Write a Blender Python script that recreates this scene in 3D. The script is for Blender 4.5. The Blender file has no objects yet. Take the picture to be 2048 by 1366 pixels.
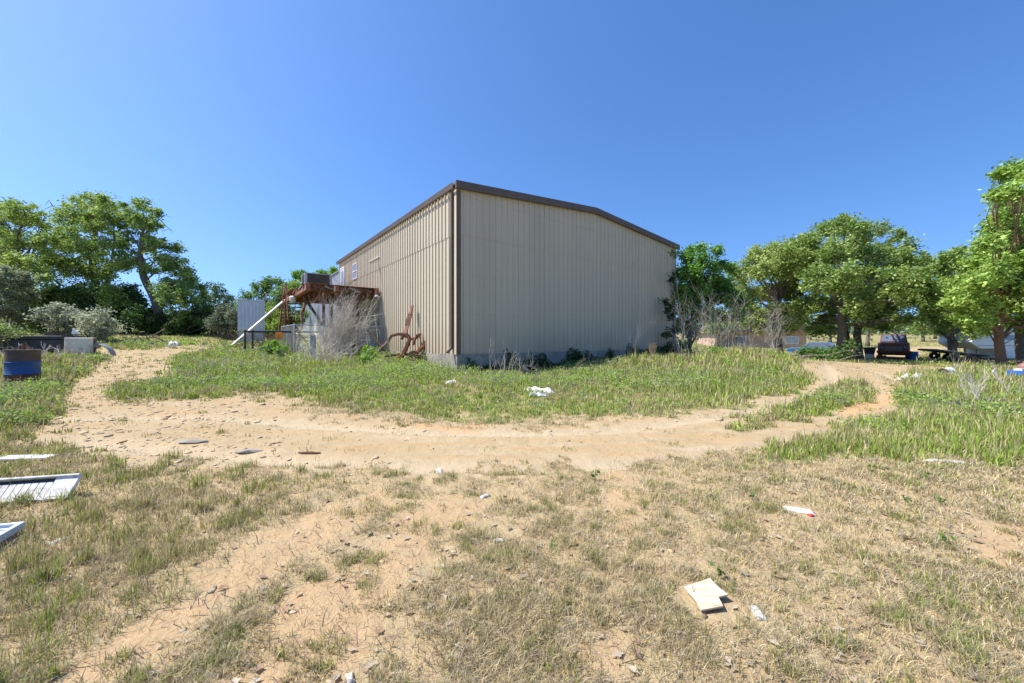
import bpy, math, random
import numpy as np
from mathutils import Vector, Matrix
C = bpy.context.scene.collection
random.seed(7); rng = np.random.default_rng(11)
F = 755.0; CZ = 1.35; U0 = 1024.0; V0 = 680.0
# ------------------------------------------------------------------ noise
def _h(ix, iy, s):
    n = (ix.astype(np.int64)*374761393 + iy.astype(np.int64)*668265263 + s*1442695041) & 0x7fffffff
    n = ((n ^ (n >> 13))*1274126177) & 0x7fffffff
    return ((n ^ (n >> 16)) & 0xffff)/65535.0
def vnoise(x, y, s=0):
    x = np.asarray(x, float); y = np.asarray(y, float)
    ix = np.floor(x).astype(np.int64); iy = np.floor(y).astype(np.int64)
    fx = x-ix; fy = y-iy; fx = fx*fx*(3-2*fx); fy = fy*fy*(3-2*fy)
    return ((_h(ix,iy,s)*(1-fx)+_h(ix+1,iy,s)*fx)*(1-fy)+(_h(ix,iy+1,s)*(1-fx)+_h(ix+1,iy+1,s)*fx)*fy)
def fbm(x, y, s=0, o=4):
    t = 0; a = .5; n = 0
    for i in range(o):
        t = t+a*vnoise(x*2**i, y*2**i, s+i*17); n += a; a *= .5
    return t/n
def sstep(a, b, x): 
    t = np.clip((x-a)/(b-a), 0, 1); return t*t*(3-2*t)
# ------------------------------------------------------------------ terrain
ANC = [(0,-30,0),(40,-30,-.2),(-40,-30,.1),(0,1,0),(0,6,0),(-3,3,0),(3,3,0),(-7,6,.06),(7,6,0),(-11.5,9.4,.2),(-20,16,.86),(-35,28,1.85),
 (-24,31,1.75),(-60,40,2.6),(-14,21,.86),(-2.1,14.5,.03),(-4.5,17.5,.35),(10.6,24.3,.45),(1.5,16.8,-.05),(5.2,19.4,.0),(.6,14.4,.06),(5.5,14.3,.26),(-1.5,12.2,.08),(8,12,.05),(15,14,-.02),(30,31,-.2),(22,27,-.1),
 (11,15.5,.45),(60,60,.4),(100,90,1.6),(160,150,4.2),(0,150,5),(-100,100,5.5),(60,25,-.1),(0,40,1.0),(-20,45,2),(40,10,-.1),(-30,5,.4),
 (26,20,-.05),(36,28,-.35),(0,400,8),(300,300,7.5),(-300,300,8),(-300,-300,1),(300,-300,0),(400,0,3),(-400,0,4)]
_A = np.array(ANC, float)
_d = np.sqrt((_A[:,None,0]-_A[None,:,0])**2+(_A[:,None,1]-_A[None,:,1])**2+.5)
_M = np.block([[_d, np.ones((len(_A),1))],[np.ones((1,len(_A))), np.zeros((1,1))]])
_w = np.linalg.solve(_M, np.r_[_A[:,2], 0])
RUT = [((u-U0)/F*Y, Y) for u, v in ((-260,880),(60,868),(300,862),(560,880),(800,892),(1040,896),(1240,888),(1400,872),(1530,850),(1640,826),(1730,800),(1735,770),(1700,748)) for Y in (F*CZ/(v-V0),)]
def rut_d(x, y):
    best = np.full(np.shape(x), 9.)
    for (ax, ay), (bx, by) in zip(RUT[:-1], RUT[1:]):
        dx, dy = bx-ax, by-ay; t = np.clip(((x-ax)*dx+(y-ay)*dy)/(dx*dx+dy*dy), 0, 1); best = np.minimum(best, np.hypot(x-ax-t*dx, y-ay-t*dy))
    return best, None
def H(x, y):
    x = np.atleast_1d(np.asarray(x, float)); y = np.atleast_1d(np.asarray(y, float))
    z = np.full(x.shape, _w[-1])
    for i in range(len(_A)): z = z+_w[i]*np.sqrt((x-_A[i,0])**2+(y-_A[i,1])**2+.5)
    r = np.hypot(x, y)
    z = z+(fbm(x*.45, y*.45, 3)-.5)*.12*sstep(3, 8, r)
    z = z+(fbm(x*2.2, y*2.2, 5)-.5)*.035
    z = z+(fbm(x*9, y*9, 8, 3)-.5)*.014*(1-sstep(6, 14, r))
    # wheel ruts on the track, a low weedy mound beside the building
    z = z+.38*np.exp(-(((x-5.3)/2.4)**2+((y-15.6)/1.0)**2))
    z = z+.45*np.exp(-(((x-10.3)/2.0)**2+((y-17.2)/1.6)**2))
    d, _ = rut_d(x, y); z = z-.035*np.exp(-((d-.78)/.15)**2)+.018*np.exp(-((d-.45)/.14)**2)
    return z
def Hs(x, y): return float(H(x, y)[0])
def P(u, v, Y): return Vector(((u-U0)/F*Y, Y, CZ-(v-V0)/F*Y))
def G(u, v):
    """the point of the ground seen at u,v of the photograph"""
    a = (u-U0)/F; b = (v-V0)/F
    ys = np.exp(np.linspace(math.log(1.0), math.log(200), 3000))
    f = H(a*ys, ys)-(CZ-b*ys)
    k = np.argmax(f > 0); Y = ys[k] if f[k] > 0 else 120.
    return Vector((a*Y, Y, Hs(a*Y, Y)))
def GY(u, Y): x = (u-U0)/F*Y; return Vector((x, Y, Hs(x, Y)))
# ------------------------------------------------------------------ ground cover masks, laid out as a map of the place
MW, MH, MV0 = 683, 727, 640
def poly_mask(polys, blur=2):
    uu, vv = np.meshgrid((np.arange(MW)+.5)*3, MV0+(np.arange(MH)+.5)*1.0)
    m = np.zeros(uu.shape)
    for p in polys:
        ins = np.zeros(uu.shape, bool); n = len(p)
        for i in range(n):
            x1, y1 = p[i]; x2, y2 = p[(i+1) % n]
            if y1 == y2: continue
            c = ((y1 > vv) != (y2 > vv)) & (uu < (x2-x1)*(vv-y1)/(y2-y1)+x1)
            ins ^= c
        m[ins] = 1
    for _ in range(blur):
        m = (np.roll(m,1,0)+m+np.roll(m,-1,0)+np.roll(m,1,1)+np.roll(m,-1,1)+np.roll(m,2,1)+np.roll(m,-2,1))/7
    return m
def look(m, x, y, default=0.):
    Yc = np.maximum(y, .4)
    u = U0+F*x/Yc; v = V0+F*(CZ-H(x, y)*1.0)/Yc
    v = v+((fbm(x*.9, y*.9, 40)-.5)*30+(fbm(x*3.5, y*3.5, 41)-.5)*44+(fbm(x*11, y*11, 43)-.5)*22)*np.clip((v-690)/160, .12, 1.7)
    u = u+(fbm(x*.9, y*.9, 44)-.5)*50
    i = np.clip(((u)/3).astype(int), 0, MW-1); j = np.clip((v-MV0).astype(int), 0, MH-1)
    r = m[j, i]
    return np.where(y > .5, r, default)
TRACK = [(60,880),(130,815),(190,803),(300,808),(400,795),(470,796),(560,808),(620,830),(760,846),(900,850),(1100,852),(1300,842),(1390,822),(1480,810),(1560,792),(1625,772),(1640,752),
 (1590,738),(1600,726),(1700,724),(1880,735),(1900,745),(1810,748),(1765,760),(1790,785),(1795,825),(1700,848),(1590,880),(1470,905),(1250,925),(1200,940),(1080,932),(980,930),(840,948),(700,940),(560,930),(420,925),(250,930),(110,905)]
ISLAND = [(1440,838),(1560,822),(1640,785),(1690,762),(1762,785),(1745,800),(1700,812),(1640,838),(1560,848),(1470,852)]
RUTS = [[(130,835),(140,765),(185,728),(240,706),(330,693),(440,689),(430,698),(345,710),(300,730),(245,748),(225,770),(210,835)],
        [(290,768),(282,742),(335,716),(352,728),(345,765)], [(300,700),(380,694),(430,692),(420,697),(340,706)]]
LANE = [(1690,697),(1850,694),(2048,694),(2200,694),(2200,698),(2048,697),(1850,700),(1830,725),(1700,722)]
m_track = np.clip(poly_mask([TRACK], 3)-poly_mask([ISLAND], 3), 0, 1)
m_ruts = poly_mask(RUTS, 4)*.85
m_lane = poly_mask([LANE], 1)
m_green = poly_mask([[(-400,690),(140,690),(240,720),(130,775),(150,830),(0,870),(-400,900)],
   [(180,680),(640,680),(860,720),(1100,712),(1330,690),(1400,672),(1560,690),(1590,725),(1650,765),(1560,790),(1480,808),(1380,822),(1300,836),(1100,838),(900,830),(760,826),(640,812),(560,790),(420,775),(330,760),(330,720),(420,700),(240,700)],
   [(1800,750),(2048,738),(2400,740),(2400,900),(2048,935),(1800,915),(1590,935),(1500,900),(1700,850),(1800,825)], ISLAND, [(235,768),(345,764),(400,772),(470,792),(380,797),(250,800),(205,790)]], 6)
m_orange = poly_mask([[(810,848),(950,846),(960,858),(880,864),(800,858)],[(1660,812),(1790,792),(1795,812),(1680,832)]], 4)
m_earth = poly_mask([[(420,1366),(520,1230),(700,1110),(860,1010),(1000,985),(940,1060),(820,1140),(760,1240),(690,1366)],
   [(380,1140),(560,1050),(760,985),(820,1000),(600,1100),(420,1200)],[(1190,930),(1260,935),(1290,1040),(1230,1080)],[(1100,1366),(1150,1290),(1250,1270),(1240,1366)],
   [(60,1366),(250,1250),(400,1190),(430,1215),(300,1300),(220,1366)],[(1930,1060),(2048,1050),(2048,1130),(1960,1120)]], 8)
m_rocky = poly_mask([[(90,800),(200,770),(420,800),(560,850),(560,930),(400,930),(230,935),(120,900)],[(160,750),(420,700),(430,770),(240,775)]], 6)
def masks(x, y):
    tr = np.clip(look(m_track,x,y)+look(m_ruts,x,y)+look(m_lane,x,y), 0, 1)
    far = sstep(24, 34, np.hypot(x, y))*(1-tr)*.85
    return tr, np.clip(look(m_green,x,y,.15)+far, 0, 1), look(m_orange,x,y), look(m_earth,x,y,.2), look(m_rocky,x,y)
# ------------------------------------------------------------------ materials
def nmat(name):
    m = bpy.data.materials.new(name); m.use_nodes = True; nt = m.node_tree
    return m, nt, nt.nodes['Principled BSDF'], nt.nodes.new, nt.links.new
def surf(name, c1, c2=None, scale=4, rough=.7, bump=0., metal=0., detail=6, lo=.35, hi=.65, stretch=(1,1,1), c3=None, s3=20, amt3=.5, spec=.4):
    m, nt, b, N, L = nmat(name)
    b.inputs['Roughness'].default_value = rough; b.inputs['Metallic'].default_value = metal
    b.inputs['Specular IOR Level'].default_value = spec
    tc = N('ShaderNodeTexCoord'); mp = N('ShaderNodeMapping'); mp.inputs['Scale'].default_value = stretch
    L(tc.outputs['Object'], mp.inputs[0])
    n = N('ShaderNodeTexNoise'); n.inputs['Scale'].default_value = scale; n.inputs['Detail'].default_value = detail; n.inputs['Roughness'].default_value = .6
    L(mp.outputs[0], n.inputs['Vector'])
    r = N('ShaderNodeValToRGB'); r.color_ramp.elements[0].position = lo; r.color_ramp.elements[1].position = hi
    c2 = c2 or tuple(k*.8 for k in c1)
    r.color_ramp.elements[0].color = (*c1, 1); r.color_ramp.elements[1].color = (*c2, 1)
    L(n.outputs['Fac'], r.inputs[0]); out = r.outputs[0]
    if c3:
        n3 = N('ShaderNodeTexNoise'); n3.inputs['Scale'].default_value = s3; n3.inputs['Detail'].default_value = 5; L(mp.outputs[0], n3.inputs['Vector'])
        r3 = N('ShaderNodeMapRange'); r3.inputs[1].default_value = .55; r3.inputs[2].default_value = .7; r3.inputs[4].default_value = amt3; L(n3.outputs['Fac'], r3.inputs[0])
        x = N('ShaderNodeMix'); x.data_type = 'RGBA'; L(r3.outputs[0], x.inputs['Factor']); L(out, x.inputs['A']); x.inputs['B'].default_value = (*c3, 1); out = x.outputs['Result']
    L(out, b.inputs['Base Color'])
    if bump:
        bp = N('ShaderNodeBump'); bp.inputs['Strength'].default_value = bump; bp.inputs['Distance'].default_value = .02; L(n.outputs['Fac'], bp.inputs['Height']); L(bp.outputs[0], b.inputs['Normal'])
    return m
def leafmat(name, transl=.35, rough=.6):
    m, nt, b, N, L = nmat(name)
    a = N('ShaderNodeAttribute'); a.attribute_name = 'Col'
    L(a.outputs['Color'], b.inputs['Base Color']); b.inputs['Roughness'].default_value = rough; b.inputs['Specular IOR Level'].default_value = .25
    t = N('ShaderNodeBsdfTranslucent'); hs = N('ShaderNodeHueSaturation'); hs.inputs['Value'].default_value = 1.25; hs.inputs['Saturation'].default_value = 1.1
    L(a.outputs['Color'], hs.inputs['Color']); L(hs.outputs[0], t.inputs[0])
    mx = N('ShaderNodeMixShader'); mx.inputs[0].default_value = transl
    L(b.outputs[0], mx.inputs[1]); L(t.outputs[0], mx.inputs[2]); L(mx.outputs[0], nt.nodes['Material Output'].inputs[0])
    return m
M = {}
M['leaf'] = leafmat('foliage'); M['blade'] = leafmat('grass_blades', .25, .75)
M['bark'] = surf('bark', (.10,.08,.065), (.20,.17,.14), 6, .95, .9, stretch=(6,6,1))
M['bark_red'] = surf('bark_reddish', (.16,.08,.05), (.26,.15,.10), 5, .95, .8, stretch=(5,5,1))
M['twig'] = surf('dry_twig', (.62,.57,.50), (.40,.36,.31), 3, .9, .2)
M['twig_brown'] = surf('brown_twig', (.12,.08,.05), (.22,.15,.10), 3, .9)
M['rust'] = surf('rusty_red_steel', (.27,.115,.075), (.16,.07,.05), 3, .85, .3, c3=(.30,.16,.09), s3=9, amt3=.7)
M['rust_dark'] = surf('dark_rusted_iron', (.085,.04,.028), (.17,.07,.04), 5, .9, .5, c3=(.25,.12,.06), s3=14)
M['rust_orange'] = surf('orange_rusted_steel', (.26,.11,.05), (.15,.06,.035), 3, .85, .3, c3=(.08,.05,.04), s3=6, amt3=.8)
M['white'] = surf('weathered_white_paint', (.78,.77,.73), (.62,.6,.56), 3, .55, c3=(.45,.42,.36), s3=8, amt3=.5)
M['galv'] = surf('galvanised_steel', (.42,.45,.48), (.33,.36,.39), 5, .45, metal=.35, c3=(.5,.52,.55), s3=12)
M['black'] = surf('black_plastic', (.018,.018,.02), (.04,.04,.045), 5, .45)
M['concrete'] = surf('concrete_base', (.33,.30,.26), (.22,.20,.18), 1.2, .95, .6, c3=(.14,.13,.12), s3=5, amt3=.6)
M['brown'] = surf('dark_brown_trim', (.105,.075,.06), (.13,.095,.078), 1.5, .55)
M['glass'] = surf('window_glass', (.10,.13,.22), (.16,.20,.30), 2, .08, spec=.8)
M['blue'] = surf('blue_paint', (.006,.055,.20), (.012,.075,.25), 2, .5, c3=(.05,.06,.1), s3=9, amt3=.5)
M['bluep'] = surf('blue_plastic', (.03,.12,.42), (.04,.16,.5), 2, .4)
M['rubber'] = surf('tyre_rubber', (.03,.03,.03), (.06,.06,.06), 6, .85)
M['orange'] = surf('yellow_orange_plastic', (.85,.30,.015), (.8,.24,.01), 3, .5)
M['wood'] = surf('weathered_board', (.66,.56,.42), (.48,.38,.26), 3, .85, .3, stretch=(1,9,1), c3=(.75,.7,.6), s3=7)
M['woodgrey'] = surf('grey_weathered_wood', (.36,.32,.27), (.22,.19,.16), 3, .9, .3, stretch=(1,8,1))
M['grey'] = surf('grey_painted_metal', (.30,.31,.32), (.22,.23,.24), 4, .5)
M['paleblue'] = surf('pale_grey_blue_metal', (.55,.61,.70), (.47,.53,.62), 1.2, .45, c3=(.45,.5,.58), s3=5)
M['red'] = surf('red_plastic', (.5,.06,.04), (.4,.04,.03), 3, .5)
def panelmat(name, base, dirt, low):
    m, nt, b, N, L = nmat(name)
    tc = N('ShaderNodeTexCoord'); sx = N('ShaderNodeSeparateXYZ'); L(tc.outputs['Object'], sx.inputs[0])
    mp = N('ShaderNodeMapping'); mp.inputs['Scale'].default_value = (5, 5, .25); L(tc.outputs['Object'], mp.inputs[0])
    n = N('ShaderNodeTexNoise'); n.inputs['Scale'].default_value = 1.3; n.inputs['Detail'].default_value = 7; L(mp.outputs[0], n.inputs['Vector'])
    n2 = N('ShaderNodeTexNoise'); n2.inputs['Scale'].default_value = .35; n2.inputs['Detail'].default_value = 4; L(tc.outputs['Object'], n2.inputs['Vector'])
    f = N('ShaderNodeMapRange'); f.inputs[1].default_value = .4; f.inputs[2].default_value = .75; f.inputs[4].default_value = .45; L(n.outputs['Fac'], f.inputs[0])
    a = N('ShaderNodeMix'); a.data_type = 'RGBA'; a.inputs['A'].default_value = (*base, 1); a.inputs['B'].default_value = (*dirt, 1); L(f.outputs[0], a.inputs['Factor'])
    # splashed soil on the lowest metre
    g = N('ShaderNodeMapRange'); g.inputs[1].default_value = 2.2; g.inputs[2].default_value = .6; g.inputs[3].default_value = 0; g.inputs[4].default_value = .95; L(sx.outputs['Z'], g.inputs[0])
    mu = N('ShaderNodeMath'); mu.operation = 'MULTIPLY'; L(g.outputs[0], mu.inputs[0]); L(n2.outputs['Fac'], mu.inputs[1])
    c = N('ShaderNodeMix'); c.data_type = 'RGBA'; L(mu.outputs[0], c.inputs['Factor']); L(a.outputs['Result'], c.inputs['A']); c.inputs['B'].default_value = (*low, 1)
    # sheets differ a little in age, and rows of screw heads hold them to the girts
    def mm(op, *vals):
        x = N('ShaderNodeMath'); x.operation = op
        for i, v_ in enumerate(vals):
            if hasattr(v_, 'links'): L(v_, x.inputs[i])
            else: x.inputs[i].default_value = v_
        return x.outputs[0]
    run = mm('ADD', sx.outputs['X'], sx.outputs['Y']); wn_ = N('ShaderNodeTexWhiteNoise'); wn_.noise_dimensions = '1D'; L(mm('FLOOR', mm('DIVIDE', run, .915)), wn_.inputs['W'])
    hv = N('ShaderNodeHueSaturation'); L(mm('ADD', .93, mm('MULTIPLY', wn_.outputs['Value'], .07)), hv.inputs['Value']); L(c.outputs['Result'], hv.inputs['Color'])
    fx = mm('ABSOLUTE', mm('SUBTRACT', mm('FRACT', mm('DIVIDE', run, .1525)), .5)); fz = mm('ABSOLUTE', mm('SUBTRACT', mm('FRACT', mm('DIVIDE', mm('SUBTRACT', sx.outputs['Z'], .08), 1.53)), .5))
    dot = mm('MULTIPLY', mm('LESS_THAN', fx, .11), mm('LESS_THAN', fz, .011))
    dm = N('ShaderNodeMix'); dm.data_type = 'RGBA'; L(mm('MULTIPLY', dot, .32), dm.inputs['Factor']); L(hv.outputs[0], dm.inputs['A']); dm.inputs['B'].default_value = (.16,.12,.09,1)
    L(dm.outputs['Result'], b.inputs['Base Color']); b.inputs['Roughness'].default_value = .5
    # oil-canning of thin sheet
    bp = N('ShaderNodeBump'); bp.inputs['Strength'].default_value = .12; bp.inputs['Distance'].default_value = .05; L(n2.outputs['Fac'], bp.inputs['Height']); L(bp.outputs[0], b.inputs['Normal'])
    return m
M['panel'] = panelmat('tan_ribbed_steel', (.54,.465,.345), (.46,.39,.285), (.42,.30,.20))
M['panel_white'] = panelmat('galvalume_ribbed_steel', (.62,.66,.72), (.50,.53,.58), (.45,.42,.38))
def groundmat():
    m, nt, b, N, L = nmat('dry_sandy_soil')
    tc = N('ShaderNodeTexCoord')
    def at(n):
        a = N('ShaderNodeAttribute'); a.attribute_name = n; return a.outputs['Fac']
    def noise(s, d=8, r=.65):
        n = N('ShaderNodeTexNoise'); n.inputs['Scale'].default_value = s; n.inputs['Detail'].default_value = d; n.inputs['Roughness'].default_value = r; L(tc.outputs['Object'], n.inputs['Vector']); return n.outputs['Fac']
    def mix(f, a, c):
        x = N('ShaderNodeMix'); x.data_type = 'RGBA'
        if hasattr(f, 'links'): L(f, x.inputs['Factor'])
        else: x.inputs['Factor'].default_value = f
        for s, v in (('A', a), ('B', c)):
            if isinstance(v, tuple): x.inputs[s].default_value = (*v, 1)
            else: L(v, x.inputs[s])
        return x.outputs['Result']
    def rng_(f, a, c, lo=0., hi=1.):
        r = N('ShaderNodeMapRange'); r.inputs[1].default_value = a; r.inputs[2].default_value = c; r.inputs[3].default_value = lo; r.inputs[4].default_value = hi; L(f, r.inputs[0]); return r.outputs[0]
    def math_(op, a, c):
        x = N('ShaderNodeMath'); x.operation = op
        for i, v in enumerate((a, c)):
            if hasattr(v, 'links'): L(v, x.inputs[i])
            else: x.inputs[i].default_value = v
        return x.outputs[0]
    n1, n2, n3, n4, n5 = noise(.9), noise(7), noise(60, 5), noise(2.6), noise(1.7, 10, .7)
    sand = mix(rng_(n1, .35, .65), (.42,.32,.19), (.37,.275,.155)); sand = mix(rng_(n2, .5, .75, 0, .7), sand, (.45,.365,.235))
    ms_ = N('ShaderNodeMapping'); ms_.inputs['Scale'].default_value = (.45, 2.6, 1); ms_.inputs['Rotation'].default_value = (0, 0, .12); L(tc.outputs['Object'], ms_.inputs[0])
    ns = N('ShaderNodeTexNoise'); ns.inputs['Scale'].default_value = 1.6; ns.inputs['Detail'].default_value = 7; ns.inputs['Roughness'].default_value = .6; L(ms_.outputs[0], ns.inputs['Vector'])
    sand = mix(rng_(ns.outputs['Fac'], .48, .64, 0, .75), sand, (.42,.28,.14)); sand = mix(rng_(ns.outputs['Fac'], .44, .30, 0, .7), sand, (.47,.385,.255))
    soil = mix(rng_(n2, .35, .65), (.38,.275,.145), (.46,.33,.185)); soil = mix(rng_(n4, .5, .7, 0, .8), soil, (.34,.285,.175))
    litter = mix(rng_(n3, .4, .6), (.29,.24,.145), (.40,.34,.21))
    green = mix(rng_(n2, .35, .65), (.17,.19,.05), (.30,.265,.11))
    earth = mix(rng_(n2, .3, .7), (.475,.335,.195), (.41,.28,.15))
    col = mix(rng_(n3, .47, .6, 0, .85), soil, litter)
    col = mix(math_('MULTIPLY', at('green'), rng_(n2, .2, .55)), col, green)
    col = mix(rng_(math_('ADD', at('earth'), math_('MULTIPLY', math_('SUBTRACT', math_('ADD', n2, math_('MULTIPLY', n5, 1.6)), 1.3), 1.5)), .3, 1.0, 0, .85), col, earth)
    bare = rng_(math_('ADD', at('bare'), math_('MULTIPLY', math_('SUBTRACT', math_('ADD', n4, n2), 1.), 1.5)), .25, .8)
    col = mix(bare, col, sand)
    col = mix(math_('MULTIPLY', at('orange'), rng_(n2, .3, .6)), col, (.55,.31,.15))
    col = mix(math_('MULTIPLY', at('rut'), rng_(ns.outputs['Fac'], .35, .55, .25, .8)), col, (.47,.385,.255))
    # fine grit
    col = mix(rng_(n3, .62, .72, 0, .5), col, (.22,.15,.09))
    L(col, b.inputs['Base Color']); b.inputs['Roughness'].default_value = .95; b.inputs['Specular IOR Level'].default_value = .1
    v = N('ShaderNodeTexVoronoi'); v.inputs['Scale'].default_value = 22; L(tc.outputs['Object'], v.inputs['Vector'])
    hgt = math_('ADD', math_('MULTIPLY', n2, 1.), math_('ADD', math_('MULTIPLY', n3, .35), math_('MULTIPLY', rng_(v.outputs['Distance'], 0, .35), -.12)))
    bp = N('ShaderNodeBump'); bp.inputs['Strength'].default_value = .75; bp.inputs['Distance'].default_value = .035; L(hgt, bp.inputs['Height']); L(bp.outputs[0], b.inputs['Normal'])
    return m
M['ground'] = groundmat()
# ------------------------------------------------------------------ mesh helpers
def link(name, me, mat, parent=None):
    o = bpy.data.objects.new(name, me); C.objects.link(o)
    if mat: me.materials.append(mat)
    if parent: o.parent = parent
    return o
def tag(o, label=None, cat=None, group=None, kind=None):
    if label: o['label'] = label
    if cat: o['category'] = cat
    if group: o['group'] = group
    if kind: o['kind'] = kind
    return o
def empty(name, loc, rz, label, cat, group=None):
    o = bpy.data.objects.new(name, None); C.objects.link(o); o.location = loc; o.rotation_euler = (0, 0, rz); o.empty_display_size = .2
    return tag(o, label, cat, group)
class MB:
    def __init__(s): s.v = []; s.f = []
    def box(s, lo, hi, mat=None):
        x0,y0,z0 = lo; x1,y1,z1 = hi; n = len(s.v)
        p = [(x0,y0,z0),(x1,y0,z0),(x1,y1,z0),(x0,y1,z0),(x0,y0,z1),(x1,y0,z1),(x1,y1,z1),(x0,y1,z1)]
        if mat is not None: p = [tuple(mat@Vector(q)) for q in p]
        s.v += p; s.f += [tuple(n+i for i in q) for q in ((0,3,2,1),(4,5,6,7),(0,1,5,4),(1,2,6,5),(2,3,7,6),(3,0,4,7))]; return s
    def bar(s, a, b, w, h=None, up=(0,0,1)):
        """a rectangular bar from a to b"""
        a = Vector(a); b = Vector(b); d = b-a; l = d.length; d.normalize(); u = Vector(up)
        if abs(d.dot(u)) > .95: u = Vector((0,1,0))
        r = d.cross(u).normalized(); u = r.cross(d); h = h or w
        m = Matrix(((r.x,d.x,u.x,a.x),(r.y,d.y,u.y,a.y),(r.z,d.z,u.z,a.z),(0,0,0,1)))
        return s.box((-w/2,0,-h/2), (w/2,l,h/2), m)
    def tube(s, pts, rad, n=8, cap=True):
        pts = [Vector(p) for p in pts]; k = len(pts); base = len(s.v)
        if not hasattr(rad, '__len__'): rad = [rad]*k
        t0 = (pts[1]-pts[0]).normalized(); ref = Vector((0,0,1)) if abs(t0.z) < .9 else Vector((1,0,0))
        a = t0.cross(ref).normalized()
        for i, p in enumerate(pts):
            t = (pts[min(i+1,k-1)]-pts[max(i-1,0)])
            if t.length < 1e-9: t = t0.copy()
            t.normalize(); a = (a-t*a.dot(t))
            if a.length < 1e-6: a = t.orthogonal()
            a.normalize(); b = t.cross(a)
            for j in range(n):
                w = 2*math.pi*j/n; q = p+(a*math.cos(w)+b*math.sin(w))*rad[i]; s.v.append((q.x,q.y,q.z))
        for i in range(k-1):
            for j in range(n):
                j2 = (j+1) % n; s.f.append((base+i*n+j, base+i*n+j2, base+(i+1)*n+j2, base+(i+1)*n+j))
        if cap and n > 2:
            s.f.append(tuple(base+j for j in range(n))[::-1]); s.f.append(tuple(base+(k-1)*n+j for j in range(n)))
        return s
    def lathe(s, prof, c=(0,0,0), n=32, ax='z'):
        base = len(s.v); c = Vector(c)
        for r, z in prof:
            for j in range(n):
                w = 2*math.pi*j/n; q = (r*math.cos(w), r*math.sin(w), z)
                if ax == 'x': q = (q[2], q[0], q[1])
                if ax == 'y': q = (q[0], q[2], q[1])
                s.v.append((q[0]+c.x, q[1]+c.y, q[2]+c.z))
        for i in range(len(prof)-1):
            for j in range(n):
                j2 = (j+1) % n; s.f.append((base+i*n+j, base+i*n+j2, base+(i+1)*n+j2, base+(i+1)*n+j))
        return s
    def prism(s, poly, a, b, ax='y'):
        """extrude a 2D outline from a to b along an axis"""
        n = len(poly); base = len(s.v)
        for t in (a, b):
            for (p, q) in poly: s.v.append({'y': (p,t,q), 'x': (t,p,q), 'z': (p,q,t)}[ax])
        for i in range(n):
            j = (i+1) % n; s.f.append((base+i, base+j, base+n+j, base+n+i))
        s.f.append(tuple(range(base, base+n))[::-1]); s.f.append(tuple(range(base+n, base+2*n))); return s
    def sheet(s, pts, nu, nv):
        base = len(s.v); s.v += [tuple(p) for p in pts]
        for j in range(nv-1):
            for i in range(nu-1): s.f.append((base+j*nu+i, base+j*nu+i+1, base+(j+1)*nu+i+1, base+(j+1)*nu+i))
        return s
    def build(s, name, mat, parent=None, smooth=False, bevel=0, solid=0, loc=None):
        me = bpy.data.meshes.new(name); me.from_pydata(s.v, [], s.f); me.update()
        o = link(name, me, mat, parent)
        if loc is not None: o.location = loc
        if solid: md = o.modifiers.new('s', 'SOLIDIFY'); md.thickness = solid
        if bevel: md = o.modifiers.new('b', 'BEVEL'); md.width = bevel; md.segments = 2; md.limit_method = 'ANGLE'
        if smooth:
            for p in me.polygons: p.use_smooth = True
            if smooth == 2: me.set_sharp_from_angle(angle=math.radians(40))
        return o
def np_mesh(name, verts, faces, mat, col=None, parent=None, smooth=False, attrs=None):
    verts = np.asarray(verts, np.float32); faces = np.asarray(faces, np.int32); k = faces.shape[1]
    me = bpy.data.meshes.new(name); me.vertices.add(len(verts)); me.vertices.foreach_set('co', verts.ravel())
    me.loops.add(faces.size); me.loops.foreach_set('vertex_index', faces.ravel())
    me.polygons.add(len(faces)); me.polygons.foreach_set('loop_start', np.arange(0, faces.size, k, dtype=np.int32))
    me.update(calc_edges=True)
    if smooth: me.polygons.foreach_set('use_smooth', np.ones(len(faces), bool))
    if col is not None:
        ca = me.color_attributes.new('Col', 'FLOAT_COLOR', 'POINT'); c4 = np.ones((len(verts), 4), np.float32); c4[:,:3] = col; ca.data.foreach_set('color', c4.ravel())
    for n, a in (attrs or {}).items():
        at = me.attributes.new(n, 'FLOAT', 'POINT'); at.data.foreach_set('value', np.asarray(a, np.float32))
    return link(name, me, mat, parent)
# ------------------------------------------------------------------ ground sheet
rs = np.r_[0.0, np.geomspace(.5, 600, 620)]; NA = 900
half = np.linspace(-1, 1, NA+1)[:-1]
ang = np.pi*(np.sign(half)*np.abs(half)**1.35)       # finer towards +Y
R_, A_ = np.meshgrid(rs[1:], ang, indexing='ij'); gx = (R_*np.sin(A_)).ravel(); gy = (R_*np.cos(A_)).ravel()
gx = np.r_[gx, 0]; gy = np.r_[gy, 0]; gz = H(gx, gy); nr = len(rs)-1
ii, jj = np.meshgrid(np.arange(nr-1), np.arange(NA), indexing='ij'); j2 = (jj+1) % NA
quads = np.stack([ii*NA+jj, (ii+1)*NA+jj, (ii+1)*NA+j2, ii*NA+j2], -1).reshape(-1, 4)[:, ::-1]
cen = np.stack([np.full(NA, nr*NA), np.arange(NA), np.arange(NA), (np.arange(NA)+1) % NA], -1)[:, [0,1,3]]
tris = np.concatenate([quads[:, [0,1,2]], quads[:, [0,2,3]], cen[:, ::-1]])
tr, gr, orr, ea, ro = masks(gx, gy)
g = np_mesh('ground', np.stack([gx, gy, gz], -1), tris, M['ground'], smooth=True, attrs={'rut': np.exp(-((rut_d(gx, gy)[0]-.78)/.24)**2)*tr, 'bare': tr, 'green': gr, 'orange': orr, 'earth': ea})
tag(g, kind='structure')
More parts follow.
